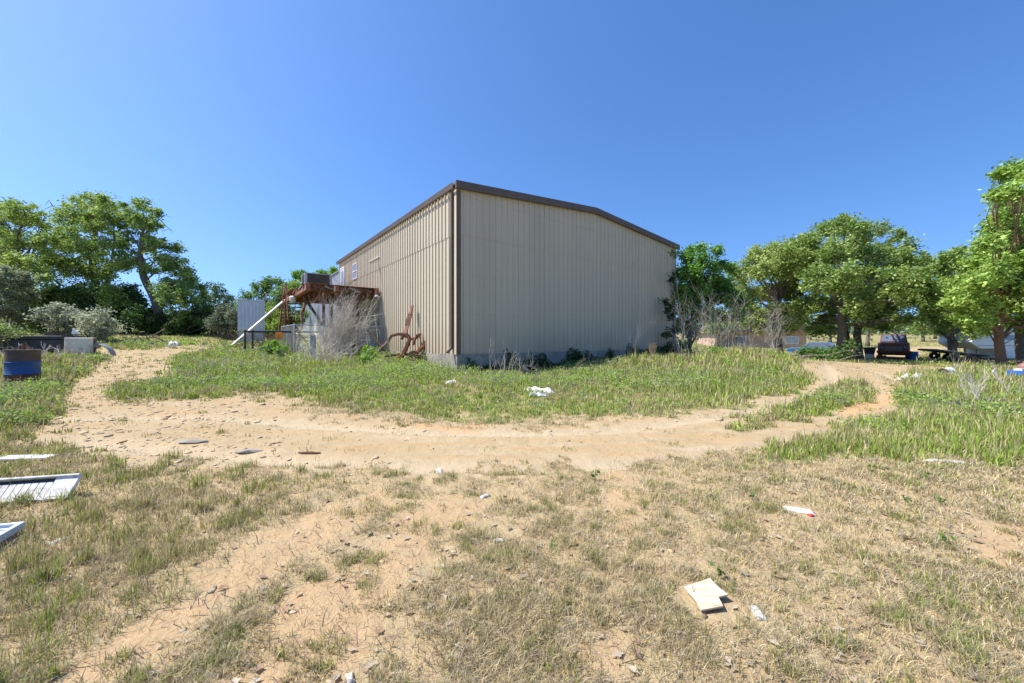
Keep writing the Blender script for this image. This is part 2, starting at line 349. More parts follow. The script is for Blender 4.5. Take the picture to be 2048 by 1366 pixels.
# ------------------------------------------------------------------ building frame: +x along the gable wall, +y along the side wall
BX, BY = -2.127, 14.6; BR = math.atan2(.609, .794); ca, sa = math.cos(BR), math.sin(BR)
def B2W(x, y): return (BX+ca*x-sa*y, BY+sa*x+ca*y)
def W2B(x, y): dx, dy = x-BX, y-BY; return (ca*dx+sa*dy, -sa*dx+ca*dy)
def BH(x, y): return Hs(*B2W(x, y))
W, LEN, ZB, ZE, ZP, LAP = 16.0, 18.6, .80, 7.32, 8.0, 5.45
def ribs(s0, s1, pitch=.305, depth=.046):
    """cross-section of a ribbed sheet: (distance along, offset outwards)"""
    out = [(s0, 0.)]; k = math.ceil((s0+.04)/pitch)
    while k*pitch < s1-.04:
        c = k*pitch
        for a, d in ((-.036,0),(-.020,1),(.020,1),(.036,0)): out.append((c+a, d*depth))
        for q in (.35, .65): # two small stiffening swages between the main ribs
            e = c+pitch*q
            if e+.02 < s1-.04: out += [(e-.014,0),(e-.007,.004),(e+.007,.004),(e+.014,0)]
        k += 1
    out.append((s1, 0.)); return out
def wall_sheet(mb, s0, s1, z0, z1f, put, off=0.):
    pr = ribs(s0, s1); n = len(pr); pts = []
    for zf in (lambda s: z0, z1f):
        for s, d in pr: pts.append(put(s, d+off, zf(s)))
    mb.sheet(pts, n, 2)
def gz1(s): return ZE+(ZP-ZE)*(1-abs(s-W/2)/(W/2))
gable = lambda s, d, z: (s, -d, z)
side = lambda s, d, z: (-d, s, z)
bld = empty('metal_building', (BX, BY, 0), BR, 'large tan ribbed steel building with dark brown trim standing on a concrete base', 'building')
for nm, parts_ in (('gable_wall', [(0, W, ZB, lambda s: LAP+.04, gable, 0), (0, W, LAP, gz1, gable, .007)]),
                   ('side_wall', [(0, 9.2, ZB, lambda s: LAP+.04, side, 0), (9.2, 13.6, 3.95, lambda s: LAP+.04, side, 0), (13.6, LEN, ZB, lambda s: LAP+.04, side, 0), (0, LEN, LAP, lambda s: ZE, side, .007)])):
    mb = MB()
    for s0, s1, z0, zf, put, off in parts_: wall_sheet(mb, s0, s1, z0, zf, put, off*2.2)
    # faint line of the sheet lap, and a row of screw heads on every rib flat
    o = mb.build(nm, M['panel'], bld, solid=0)
MB().box((W-.02, .0, ZB), (W, LEN, ZE)).box((0, LEN-.02, ZB), (W, LEN, ZE)).build('rear_wall', M['panel'], bld)
mb = MB(); th = .06
mb.prism([(-.12, ZE+.02), (W/2, ZP+.03), (W+.12, ZE+.02), (W+.12, ZE+.02+th), (W/2, ZP+.03+th), (-.12, ZE+.02+th)], -.08, LEN+.05, 'y').build('roof', M['brown'], bld)
mb = MB()
for x0, x1, z0, z1 in ((-.14, W/2, ZE, ZP), (W/2, W+.14, ZP, ZE)):
    mb.v += []; n = len(mb.v)
    pts = [(x0,-.20,z0-.17),(x1,-.20,z1-.17),(x1,-.083,z1-.17),(x0,-.083,z0-.17),(x0,-.20,z0+.13),(x1,-.20,z1+.13),(x1,-.083,z1+.13),(x0,-.083,z0+.13)]
    mb.v += pts; mb.f += [tuple(n+i for i in q) for q in ((0,3,2,1),(4,5,6,7),(0,1,5,4),(1,2,6,5),(2,3,7,6),(3,0,4,7))]
mb.build('rake_trim', M['brown'], bld, bevel=.01)
MB().prism([(-.123,ZE-.14),(-.20,ZE-.14),(-.235,ZE+.06),(-.225,ZE+.06),(-.195,ZE-.13),(-.123,ZE-.13)], -.05, LEN, 'y').build('gutter', M['brown'], bld)
MB().box((-.045,-.052,ZB-.02), (.14,-.0355,ZE-.18)).build('corner_trim', M['brown'], bld)
MB().box((-.052,-.035,ZB-.02), (-.0405,.13,ZE-.15)).build('corner_trim', M['panel'], bld)
mb = MB().box((-.14,.20,1.02), (-.045,.31,ZE-.14))
mb.bar((-.09,.255,1.06), (-.30,.255,.86), .10, .09).build('downspout', M['brown'], bld, bevel=.008)
mb = MB().box((-.02,-.03,-.6), (W+.05,.25,ZB)).box((-.02,.25,-.6), (.28,9.2,ZB)).box((-.02,13.6,-.6), (.28,LEN,ZB)).box((-.02,9.2,-.6), (.28,13.6,.62))
mb.build('concrete_footing', M['concrete'], bld, bevel=.012)
mb = MB().box((.30,.26,.3), (W-.1, LEN-.1, .5)); mb.build('floor_slab', M['concrete'], bld)
# roll-up door, recessed
rd = MB(); z = .62; k = 0
while z < 3.9:
    rd.v += []; n = len(rd.v)
    rd.v += [(.16,9.2,z),(.16,13.6,z),(.135,13.6,z+.13),(.135,9.2,z+.13),(.16,9.2,z+.15),(.16,13.6,z+.15)]
    rd.f += [(n,n+3,n+2,n+1),(n+3,n+4,n+5,n+2)]; z += .15
rd.build('roll_up_door', surf('pale_green_grey_door', (.50,.49,.40), (.42,.42,.35), 2, .6), bld)
mb = MB().box((-.045,9.12,.62), (.2,9.2,3.95)).box((-.045,13.6,.62), (.2,13.68,3.95)).box((-.046,9.12,3.9), (.2,13.68,4.0)); mb.build('door_frame', M['brown'], bld)
def win(y0, y1, z0, z1):
    f = MB()
    for a in ((y0,z0,y1,z0+.05),(y0,z1-.05,y1,z1),(y0,z0+.05,y0+.05,z1-.05),(y1-.05,z0+.05,y1,z1-.05),(y0+.05,(z0+z1)/2-.025,y1-.05,(z0+z1)/2+.025)): f.box((-.085,a[0],a[1]), (-.035,a[2],a[3]))
    w = f.build('window', M['white'], bld)
    MB().box((-.055,y0+.05,z0+.05), (-.045,y1-.05,z1-.05)).build('pane', M['glass'], w)
win(13.45, 14.55, 5.5, 6.55)
d = MB().box((-.08,16.8,4.4), (-.02,17.75,6.7)).build('upper_door', surf('pale_door', (.55,.58,.62), (.48,.5,.55), 2, .5), bld)
f = MB().box((-.10,16.72,4.4), (-.0,16.8,6.78)).box((-.10,17.75,4.4), (0,17.83,6.78)).box((-.10,16.8,6.7), (0,17.75,6.78)); f.build('frame', M['white'], d)
MB().box((-.095,17.0,5.5), (-.081,17.55,6.5)).build('pane', M['glass'], d)
MB().box((-.10,9.0,6.12), (-.045,10.7,6.15)).build('wall_bracket', M['white'], bld)
mb = MB(); mb.tube([(-.06,9.0,6.12),(-.07,8.95,5.7),(-.05,8.8,5.2),(-.06,8.6,4.6)], .012, 5); mb.build('hanging_cable', M['rust_dark'], bld)
# lower galvanised addition behind
anx = empty('metal_annex', (BX, BY, 0), BR, 'pale galvanised ribbed steel addition behind the tan building, seen under the rusty deck', 'building')
mb = MB(); wall_sheet(mb, LEN+.02, 37, .75, lambda s: 6.65, side, -.03); mb.build('side_wall', M['panel_white'], anx)
mb = MB().box((.1,36.9,.75), (9,37,6.6)).box((8.9,LEN+.1,.75),(9,36.9,6.6)); mb.build('rear_wall', M['panel_white'], anx)
MB().prism([(-.1,6.66),(9.1,7.5),(9.1,7.56),(-.1,6.72)], LEN+.03, 37.1, 'y').build('roof', M['galv'], anx)
MB().box((-.02,LEN+.03,-.2), (.2,37,.75)).build('concrete_footing', M['concrete'], anx)
MB().box((-.09,27,.8), (-.0,28.1,2.9)).build('door', M['white'], anx)
# ------------------------------------------------------------------ world, sun, camera
TS = Vector((-.998, -.046, math.tan(math.radians(54)))).normalized()
w = bpy.data.worlds.new('World'); bpy.context.scene.world = w; w.use_nodes = True
nt = w.node_tree; sky = nt.nodes.new('ShaderNodeTexSky'); sky.sky_type = 'NISHITA'; sky.sun_disc = False
el = math.asin(TS.z); sky.sun_elevation = el; sky.sun_rotation = math.atan2(TS.x, TS.y); sky.air_density = .95; sky.dust_density = .55; sky.ozone_density = 1.6
tcw = nt.nodes.new('ShaderNodeTexCoord'); mw = nt.nodes.new('ShaderNodeVectorMath'); mw.operation = 'MULTIPLY_ADD'
mw.inputs[1].default_value = (1, 1, .85); mw.inputs[2].default_value = (0, 0, .17)   # clear dry air: skip the milky last degrees
nt.links.new(tcw.outputs['Generated'], mw.inputs[0]); nt.links.new(mw.outputs[0], sky.inputs['Vector'])
hw = nt.nodes.new('ShaderNodeHueSaturation'); hw.inputs['Saturation'].default_value = 1.27; hw.inputs['Value'].default_value = 1.42; hw.inputs['Hue'].default_value = .506
nt.links.new(sky.outputs[0], hw.inputs['Color']); nt.links.new(hw.outputs[0], nt.nodes['Background'].inputs[0]); nt.nodes['Background'].inputs[1].default_value = .115
sl = bpy.data.lights.new('sun', 'SUN'); sl.energy = 5.0; sl.angle = math.radians(.53); sl.color = (1, .955, .88)
so = bpy.data.objects.new('sun', sl); C.objects.link(so); so.rotation_euler = TS.to_track_quat('Z', 'Y').to_euler()
cam = bpy.data.cameras.new('camera'); co = bpy.data.objects.new('camera', cam); C.objects.link(co); co.location = (0,0,CZ); co.rotation_euler = (math.pi/2,0,0)
cam.sensor_width = 36; cam.lens = F/2048*36; cam.shift_y = -3/2048; cam.clip_end = 2000; cam.clip_start = .05
S = bpy.context.scene; S.camera = co
S.view_settings.view_transform = 'Standard'; S.view_settings.look = 'None'; S.view_settings.exposure = .62; S.view_settings.gamma = 1
S.cycles.max_bounces = 6; S.cycles.diffuse_bounces = 3; S.cycles.transmission_bounces = 4; S.cycles.use_denoising = True
# ------------------------------------------------------------------ foliage
def rand_dirs(n):
    d = rng.normal(size=(n,3)); return d/np.linalg.norm(d, axis=1, keepdims=True)
def leaves_at(c, size, col, up=.35, droop=0.):
    """rhombic leaves: c (N,3) centres, size (N,), col (N,3) -> verts, faces, colours"""
    n = len(c); nrm = rand_dirs(n); nrm[:,2] = np.abs(nrm[:,2])+up; nrm /= np.linalg.norm(nrm, axis=1, keepdims=True)
    a = np.cross(nrm, rand_dirs(n)); a /= np.linalg.norm(a, axis=1, keepdims=True)+1e-9; a[:,2] -= droop; b = np.cross(nrm, a)
    L = size[:,None]*.62; Wd = size[:,None]*.36
    v = np.stack([c-a*L, c+b*Wd, c+a*L, c-b*Wd], 1).reshape(-1, 3)
    return v, np.arange(4*n).reshape(n, 4), np.repeat(col, 4, 0)
def blob_leaves(blobs, dens, size, col, col2, sub=.30, shell=.4, mult=1.):
    """blobs: (centre, radius) -> leaves gathered into small clumps, with gaps between"""
    cs, ss, co_ = [], [], []
    c1 = np.array(col); c2 = np.array(col2)
    for c, r in blobs:
        nsub = max(8, int(34*r**2*(.3/sub)**2*mult)); dd = rand_dirs(nsub)
        rad = r*(shell+(1-shell)*rng.random(nsub)**.6)[:,None]
        sc = np.array(c)+dd*rad*np.array([1,1,.95])
        sr = sub*(.6+.8*rng.random(nsub)); tint = np.clip(rng.normal(.45,.28,nsub), 0, 1)
        for k in range(nsub):
            n = int(dens*(.5+rng.random())); g = rng.normal(size=(n,3))*.5*sr[k]*np.array([1.1,1.1,.95])
            cs.append(sc[k]+g); ss.append(size*(.65+.7*rng.random(n)))
            t = np.clip(tint[k]+rng.normal(0,.18,n), 0, 1)[:,None]; co_.append((c1*(1-t)+c2*t)*(.7+.55*rng.random((n,1))))
    return leaves_at(np.concatenate(cs), np.concatenate(ss), np.concatenate(co_))
def wob(a, b, n, amp, sag=0.):
    a = Vector(a); b = Vector(b); L = (b-a).length; out = []
    o = Vector((0,0,0))
    for i in range(n+1):
        t = i/n
        if 0 < i < n: o = o*.6+Vector([random.uniform(-1,1) for _ in range(3)])*amp*L
        else: o = Vector((0,0,0)) if i == 0 else o*.3
        out.append(a.lerp(b, t)+o+Vector((0,0,sag*L*math.sin(math.pi*t))))
    return out
def scaled(p, k):  # slide a point along the line of sight, to give a crown its depth
    q = Vector((p.x*k, p.y*k, CZ+(p.z-CZ)*k)); return q
OAK = ((.115,.20,.03),(.22,.32,.06)); OAKD = ((.06,.115,.022),(.14,.22,.045)); BRIGHT = ((.13,.27,.03),(.25,.40,.06)); YEL = ((.15,.22,.03),(.30,.36,.06))
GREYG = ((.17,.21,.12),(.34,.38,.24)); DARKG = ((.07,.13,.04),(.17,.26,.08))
def tree(name, label, cat, Y, trunk, px_blobs, col=OAK, dens=64, size=.145, tr=(.26,.10), bark='bark', depth=.10, group=None, extra=(), sub=.34, mult=1.):
    """trunk: pixels from the foot upwards; blobs: (u, v, radius) of the leaf masses"""
    base = GY(trunk[0][0], Y); base.z -= .1; root = empty(name, base, 0, label, cat, group)
    pts = [base]+[P(u, v, Y) for u, v in trunk[1:]]
    dense = []
    for i in range(len(pts)-1): dense += wob(pts[i], pts[i+1], 4, .02)[:-1]
    dense.append(pts[-1]); n = len(dense); rad = [tr[0]+(tr[1]-tr[0])*(i/(n-1)) for i in range(n)]; rad[0] *= 1.45; rad[1] *= 1.12
    mb = MB().tube([p-base for p in dense], rad, 12)
    blobs = []; rw = lambda r: r/F*Y
    for k, (u, v, r) in enumerate(px_blobs):
        for q in range(2 if r > 16 else 1):
            s = 1+random.uniform(-depth, depth); p = scaled(P(u+random.uniform(-.2,.2)*r*q, v+random.uniform(-.15,.15)*r*q, Y), s)
            blobs.append((p-base, rw(r)*random.uniform(.85,1.1)))
    limbs = MB()
    for k, (c, r) in enumerate(blobs):
        # limbs leave the upper trunk at the nearest reasonable height
        cand = [i for i in range(n//3, n)] or [n-1]; best = min(cand, key=lambda i: ((dense[i]-base)-c).length+abs(min(0, c.z-(dense[i]-base).z))*1.6+random.random()*.8)
        st = dense[best]-base; L = (c-st).length; r0 = min(rad[best]*.5, .02+L*.016)
        path = wob(st, c, 6, .055, .05); m = len(path); limbs.tube(path, [r0*(1-.82*i/(m-1)) for i in range(m)], 7)
        for j in range(int(4+r*2.5)):
            i0 = random.randint(m//2, m-1); e = c+Vector(rand_dirs(1)[0])*r*random.uniform(.6,1.0); q = wob(path[i0], e, 3, .08)
            limbs.tube(q, [r0*.35, r0*.28, r0*.18, .006], 4, False)
    for path, r0 in extra:
        q = [P(u, v, Y)-base for u, v in path]; w = []
        for i in range(len(q)-1): w += wob(q[i], q[i+1], 2, .03)[:-1]
        w.append(q[-1]); limbs.tube(w, [r0*(1-.8*i/(len(w)-1)) for i in range(len(w))], 6)
    mb.build('trunk', M[bark], root, smooth=True); limbs.build('limbs', M[bark], root, smooth=True)
    v, f, c_ = blob_leaves(blobs, dens, size, *col, sub=sub, mult=mult); np_mesh('crown', v, f, M['leaf'], c_, root)
    return root
def shrub(name, label, cat, Y, foot, px_blobs, col=GREYG, dens=40, size=.12, depth=.05, sub=.26, group=None):
    base = GY(foot, Y); root = empty(name, base, 0, label, cat, group); blobs = []; st = MB()
    for u, v, r in px_blobs:
        for q in range(2):
            p = scaled(P(u+random.uniform(-.25,.25)*r, v+random.uniform(-.2,.2)*r, Y), 1+random.uniform(-depth, depth)); blobs.append((p-base, r/F*Y))
    for c, r in blobs:
        for k in range(3):
            e = c+Vector(rand_dirs(1)[0])*r*.7; a = Vector((e.x*.35+random.uniform(-.2,.2), e.y*.35, 0)); a.z = Hs(base.x+a.x, base.y+a.y)-base.z-.05
            st.tube(wob(a, e, 5, .04), [.03,.026,.021,.016,.011,.006], 5, False)
    st.build('stems', M['bark'], root); v, f, c_ = blob_leaves(blobs, dens, size, *col, sub=sub); np_mesh('foliage', v, f, M['leaf'], c_, root)
    return root
OG = 'oaks of the tree line on the left'
tree('oak_tree', 'oak at the left edge with a forked dark trunk above grey bushes', 'tree', 30, [(40,668),(36,600),(34,555)],
     [(-30,450,36),(10,432,28),(48,425,24),(85,440,20),(-5,490,32),(45,480,26),(95,485,22),(20,530,26),(70,530,24),(110,525,18),(-40,540,34),(95,560,18),(0,580,30),(60,585,24)],
     col=((.18,.27,.05),(.46,.56,.18)), mult=.7, tr=(.30,.17), group=OG, extra=[([(34,555),(50,520),(62,490),(82,462)],.14),([(34,555),(12,520),(-12,495)],.14)])
tree('oak_tree', 'tallest round topped oak in the middle of the left tree line', 'tree', 31, [(205,668),(200,600),(186,545),(182,500),(192,450)],
     [(150,412,18),(185,402,18),(218,410,18),(165,445,24),(205,440,24),(242,440,20),(130,435,18),(128,470,20),(225,480,22),(150,490,24),(190,500,24),(150,535,24),(200,545,24),(240,525,20),(120,520,18),(215,585,22),(170,580,24),(235,600,22)],
     col=((.17,.26,.05),(.43,.54,.18)), mult=.7, tr=(.32,.14), group=OG, extra=[([(182,505),(150,470),(138,440)],.12),([(205,590),(222,540),(228,490),(226,455)],.15),([(226,455),(240,445),(256,462)],.05),([(105,412),(98,400),(90,412)],.03),([(120,418),(105,412),(84,420)],.04)])
tree('oak_tree', 'leaning oak with bare dead branches reaching right at the end of the left tree line', 'tree', 30, [(330,668),(314,610),(288,555),(279,510),(286,465)],
     [(262,415,13),(288,410,14),(305,425,13),(272,440,17),(300,452,17),(262,470,14),(250,500,14),(300,492,18),(335,490,14),(352,497,9),(270,520,13),(330,520,20),(300,540,16),(355,535,20),(375,560,18),(345,572,20),(395,568,16),(408,590,13),(320,580,13),(375,595,20),(340,605,17),(400,612,16),(360,630,18)],
     col=((.13,.22,.05),(.37,.49,.16)), mult=.68, tr=(.34,.15), group=OG, depth=.07, sub=.3,
     extra=[([(286,478),(302,455),(318,438),(332,452),(345,462)],.06),([(300,458),(312,446),(322,456),(328,470)],.03),([(318,440),(330,430),(345,436)],.025),([(310,448),(306,436),(318,424),(330,422)],.025),([(280,505),(300,498),(325,495),(345,510)],.09),([(284,500),(262,470),(243,455)],.07),([(326,462),(338,458),(347,470)],.02)])
US = 'bushes under the left tree line'
shrub('yaupon_bush', 'pale grey green bush at the far left edge below the forked oak', 'bush', 25, 10, [(-20,570,26),(22,560,26),(50,585,20),(0,610,28),(45,625,20)], group=US)
shrub('yaupon_bush', 'silvery bush behind the black trough, left of the twin silvery bush', 'bush', 24, 118, [(95,628,16),(130,620,18),(155,632,15),(112,645,14),(142,650,15)], group=US, col=((.22,.25,.17),(.46,.50,.36)))
shrub('yaupon_bush', 'silvery bush behind the white metal box, nearest the clearing', 'bush', 22, 190, [(172,645,14),(195,635,14),(218,650,13),(185,660,11),(205,664,11)], group=US, col=((.22,.25,.16),(.48,.51,.36)))
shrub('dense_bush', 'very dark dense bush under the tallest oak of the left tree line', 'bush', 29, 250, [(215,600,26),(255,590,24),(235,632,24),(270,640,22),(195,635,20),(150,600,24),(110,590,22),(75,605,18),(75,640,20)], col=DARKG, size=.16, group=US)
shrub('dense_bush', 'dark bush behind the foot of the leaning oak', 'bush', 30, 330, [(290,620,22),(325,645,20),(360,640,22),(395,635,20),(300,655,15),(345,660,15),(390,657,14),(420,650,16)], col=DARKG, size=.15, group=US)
shrub('dense_bush', 'grey green bush to the left of the pale metal locker', 'bush', 27, 460, [(425,640,14),(448,628,16),(470,632,14),(440,652,13),(465,655,14),(482,650,12)], col=((.10,.13,.08),(.19,.22,.14)), size=.12, group=US)
shrub('green_bush', 'rounded mid green bush between the leaning oak and the pale locker', 'bush', 31, 440, [(405,645,14),(425,628,14),(450,622,14),(470,640,12),(440,648,13),(415,615,10)], col=((.10,.17,.05),(.22,.32,.10)), size=.13, group=US)
shrub('green_bush', 'wide green thicket behind the pale locker and the rusty poles', 'bush', 33, 520, [(500,640,15),(520,620,15),(545,615,14),(570,640,15),(535,645,15),(590,650,12),(490,615,12),(600,630,12)], col=((.11,.19,.05),(.25,.36,.10)), size=.14, group=US)
shrub('small_bush', 'yellow green weedy shrub behind the blue banded drum', 'bush', 15, 5, [(-12,650,16),(12,662,12),(35,672,9),(-5,680,13),(20,690,10),(-40,670,18)], col=((.16,.24,.06),(.34,.40,.16)), size=.07, sub=.2, depth=.04)
tree('young_tree', 'small blue green tree in the gap between the leaning oak and the pale metal locker', 'tree', 36, [(440,665),(440,630),(438,600)],
     [(438,582,13),(420,600,13),(455,600,13),(430,625,14),(462,625,13),(445,645,12),(472,610,10)], col=((.07,.14,.05),(.14,.22,.10)), size=.13, tr=(.12,.06), dens=50, mult=1.7)
tree('broad_tree', 'broad green tree behind the rusty staircase and the pale locker', 'tree', 36, [(540,672),(540,630),(538,600)],
     [(545,565,15),(520,580,15),(495,595,13),(560,590,16),(530,608,16),(508,630,16),(545,635,18),(572,615,14),(570,650,14),(528,655,14),(585,575,14),(600,598,13)], col=((.09,.18,.028),(.30,.42,.11)), mult=1.7, tr=(.18,.09))
tree('broad_tree', 'bright green tree rising behind the grey air conditioner on the deck', 'tree', 44, [(632,672),(630,620),(628,590)],
     [(600,552,13),(622,560,15),(645,552,12),(590,575,14),(612,580,14),(640,578,14),(660,560,10),(668,542,6)], col=BRIGHT, tr=(.2,.1), size=.17, mult=1.6)
shrub('green_bush', 'lime green bush between the pale locker and the rusty staircase', 'bush', 28, 545, [(530,640,12),(548,625,12),(552,650,12),(538,658,10)], col=((.14,.24,.03),(.28,.38,.07)), size=.11)
# right hand side
tree('leafy_tree', 'bright green many stemmed tree growing against the right end of the tan building', 'tree', 24.5, [(1378,715),(1382,650),(1392,580),(1402,530)],
     [(1402,497,9),(1412,520,13),(1436,500,8),(1438,528,11),(1372,518,12),(1385,545,17),(1360,550,14),(1425,552,16),(1458,535,8),(1452,562,12),(1380,505,12),(1395,570,20),(1440,570,18),(1470,600,16),(1475,630,14),(1380,600,20),(1362,585,17),(1395,585,18),(1430,592,17),(1462,588,12),(1372,620,17),(1408,625,17),(1440,632,14),(1358,650,14),(1385,660,15),(1360,690,12)],
     col=((.085,.21,.03),(.28,.46,.12)), mult=1.9, tr=(.13,.05), size=.14, depth=.04, extra=[([(1378,700),(1368,640),(1362,580)],.07),([(1382,690),(1420,620),(1436,540)],.07)], sub=.3)
tree('leafy_tree', 'dark sapling whose twigs hang across the right end of the tan wall', 'tree', 22.6, [(1352,712),(1348,660),(1350,600)],
     [(1352,552,6),(1344,560,4),(1340,608,8),(1331,603,4),(1336,622,6),(1344,635,8),(1346,660,10),(1333,668,6),(1342,690,9),(1350,505,6)], col=((.03,.075,.018),(.06,.12,.03)), tr=(.05,.03), size=.10, dens=26, depth=.01, sub=.2)
OR = 'large oaks on the right beside the track'
tree('oak_tree', 'wide oak with yellow green lower leaves behind the bare white brush', 'tree', 30, [(1558,700),(1552,650),(1560,600)],
     [(1490,530,16),(1465,600,14),(1462,635,13),(1520,655,14),(1572,655,14),(1470,545,14),(1475,580,16),(1530,525,20),(1575,515,22),(1610,500,18),(1515,508,17),(1550,500,17),(1585,495,18),(1480,560,16),(1520,545,20),(1560,535,22),(1600,540,22),(1495,590,18),(1535,585,20),(1580,580,22),(1485,615,15),(1515,625,18),(1555,625,20),(1600,615,22),(1590,645,14),(1545,655,12),(1500,650,14)],
     col=((.17,.25,.05),(.45,.53,.19)), mult=1.5, tr=(.28,.14), group=OR)
tree('oak_tree', 'largest dense round oak shading the rusted truck', 'tree', 27, [(1683,722),(1684,660),(1680,610),(1690,560)],
     [(1620,482,20),(1655,458,20),(1690,450,18),(1725,460,18),(1760,458,16),(1790,470,16),(1815,490,16),(1840,520,15),(1625,520,24),(1665,505,26),(1710,500,26),(1755,505,26),(1795,520,24),(1640,560,26),(1690,555,28),(1740,555,28),(1790,565,26),(1835,560,20),(1858,520,8),(1630,605,24),(1675,610,24),(1725,605,26),(1775,610,26),(1815,600,22),(1850,590,16),(1700,640,14),(1745,640,14),(1650,640,16),(1790,645,12),(1640,665,12),(1622,652,13),(1772,655,10),(1662,662,11),(1602,640,14),(1812,640,12)],
     col=((.15,.24,.05),(.42,.52,.18)), mult=1.35, tr=(.30,.15), group=OR, depth=.19, extra=[([(1690,600),(1730,560),(1770,530)],.12),([(1684,620),(1650,570),(1630,530)],.12)])
tree('oak_tree', 'dark straight trunked oak just right of the largest oak, beside the trash bin', 'tree', 30.5, [(1716,712),(1714,670),(1722,620),(1726,580)],
     [(1700,590,18),(1735,580,20),(1765,590,18),(1720,615,18),(1755,625,16),(1780,640,10)], col=OAKD, tr=(.30,.16), group=OR)
tree('oak_tree', 'thin leaning oak between the largest oak and the dark straight trunk', 'tree', 31, [(1703,710),(1696,680),(1690,650),(1684,610)],
     [(1670,600,16),(1700,610,16),(1665,635,14)], col=OAKD, tr=(.17,.10), group=OR)
tree('oak_tree', 'oak with a low forked trunk behind the tilted black trailer', 'tree', 31, [(1908,712),(1904,690),(1900,668)],
     [(1860,625,16),(1875,645,13),(1845,650,10),(1905,515,16),(1925,505,15),(1890,530,16),(1850,545,16),(1865,590,18),(1930,530,20),(1880,540,16),(1860,570,16),(1900,560,20),(1935,565,22),(1965,545,18),(1870,605,18),(1905,605,22),(1945,605,22),(1980,590,20),(1860,635,14),(1890,645,14),(1925,645,16),(1965,640,14),(1878,662,9)],
     col=((.15,.25,.05),(.42,.53,.17)), mult=1.5, tr=(.30,.22), group=OR, extra=[([(1905,700),(1914,685),(1922,668),(1935,640)],.16)])
tree('oak_tree', 'tall oak cut by the right edge of the photo with a rusty red trunk', 'tree', 21, [(2003,735),(2000,700),(1998,650),(2005,600)],
     [(1915,600,14),(1920,640,14),(1905,572,12),(1945,530,13),(1965,500,12),(1955,662,12),(1985,460,9),(1950,560,16),(1940,582,16),(1932,618,14),(1955,642,16),(1978,655,12),(1990,500,14),(1972,482,9),(1992,440,9),(1998,388,9),(1960,525,12),(2010,430,14),(2025,380,14),(2040,335,14),(2060,350,20),(2000,345,6),(2020,352,8),(2070,400,26),(2035,395,14),(2010,405,9),(2040,430,20),(2080,450,30),(2000,435,8),(2020,455,16),(1985,480,10),(2005,480,14),(2045,480,24),(1975,505,13),(2010,515,22),(2055,520,26),(1960,525,11),(1985,545,20),(2030,555,26),(2080,560,30),(1965,570,18),(2005,590,24),(2050,600,26),(1975,610,20),(2015,630,20),(2060,645,20),(1945,600,14),(1985,640,13),(2100,500,40),(2110,600,40)],
     col=((.18,.30,.05),(.46,.60,.17)), mult=1.0, tr=(.22,.15), bark='bark_red', group=OR, depth=.12, size=.15, extra=[([(2010,675),(2025,662),(2045,650)],.05),([(2003,690),(2022,680),(2040,676)],.03)])
tree('oak_tree', 'dark trunked oak behind the white trailer at the right edge', 'tree', 23.5, [(2046,735),(2042,690),(2044,640),(2050,580)],
     [(2040,600,20),(2075,590,26),(2060,640,18),(2090,640,24)], col=OAKD, tr=(.28,.18), group=OR)
BGT = 'far trees beyond the field'
for i, (u, v, r, Y, lb) in enumerate([(1846,655,13,75,'far round tree seen under the branches above the rusted truck'),(1870,648,16,90,'far tree between the rusted truck and the forked oak'),
        (1660,655,16,70,'far tree behind the largest oak'),(1470,650,18,60,'far tree beside the right end of the bright green tree'),(1945,660,10,95,'far low tree left of the white trailer'),
        (1620,660,14,85,'far tree over the blue car'),(1790,655,14,95,'far tree directly behind the rusted truck roof'),(1990,640,18,80,'far tree behind the roof of the white trailer'),(1440,645,22,50,'far tree behind the bright green tree at the building end'),(1500,640,22,52,'far tree above the roof of the pink brick house'),(1570,642,20,56,'far tree at the right end of the pink brick house'),(1735,648,18,58,'far tree between the trunks left of the rusted truck'),(1925,648,18,62,'far tree right behind the forked oak')]):
    tree('distant_tree', lb, 'tree', Y, [(u,672),(u,v)], [(u-r*.9,v+2,r*.75),(u+r*.9,v+1,r*.75),(u-r*.3,v-r*.5,r*.8),(u+r*.4,v-r*.2,r*.8),(u,v+r*.4,r*.7)], col=((.11,.19,.05),(.24,.34,.11)), tr=(.25,.15), size=.4, dens=26, sub=.9, group=BGT, mult=1.2)
# the wood on the horizon: one mass
rows = []
for k in range(900):
    a = math.radians(random.uniform(-75, 75)); d = random.uniform(170, 230)
    x = d*math.sin(a); y = d*math.cos(a); rows.append((Vector((x, y, Hs(x, y)+random.uniform(.5, 4.5))), random.uniform(1.6, 3.2)))
v, f, c_ = blob_leaves(rows, 5, 1.3, (.05,.09,.03), (.09,.14,.05), sub=2.2, mult=.8)
tag(np_mesh('distant_wood', v, f, M['leaf'], c_), 'low dark wood along the horizon beyond the field', 'woodland', kind='stuff')
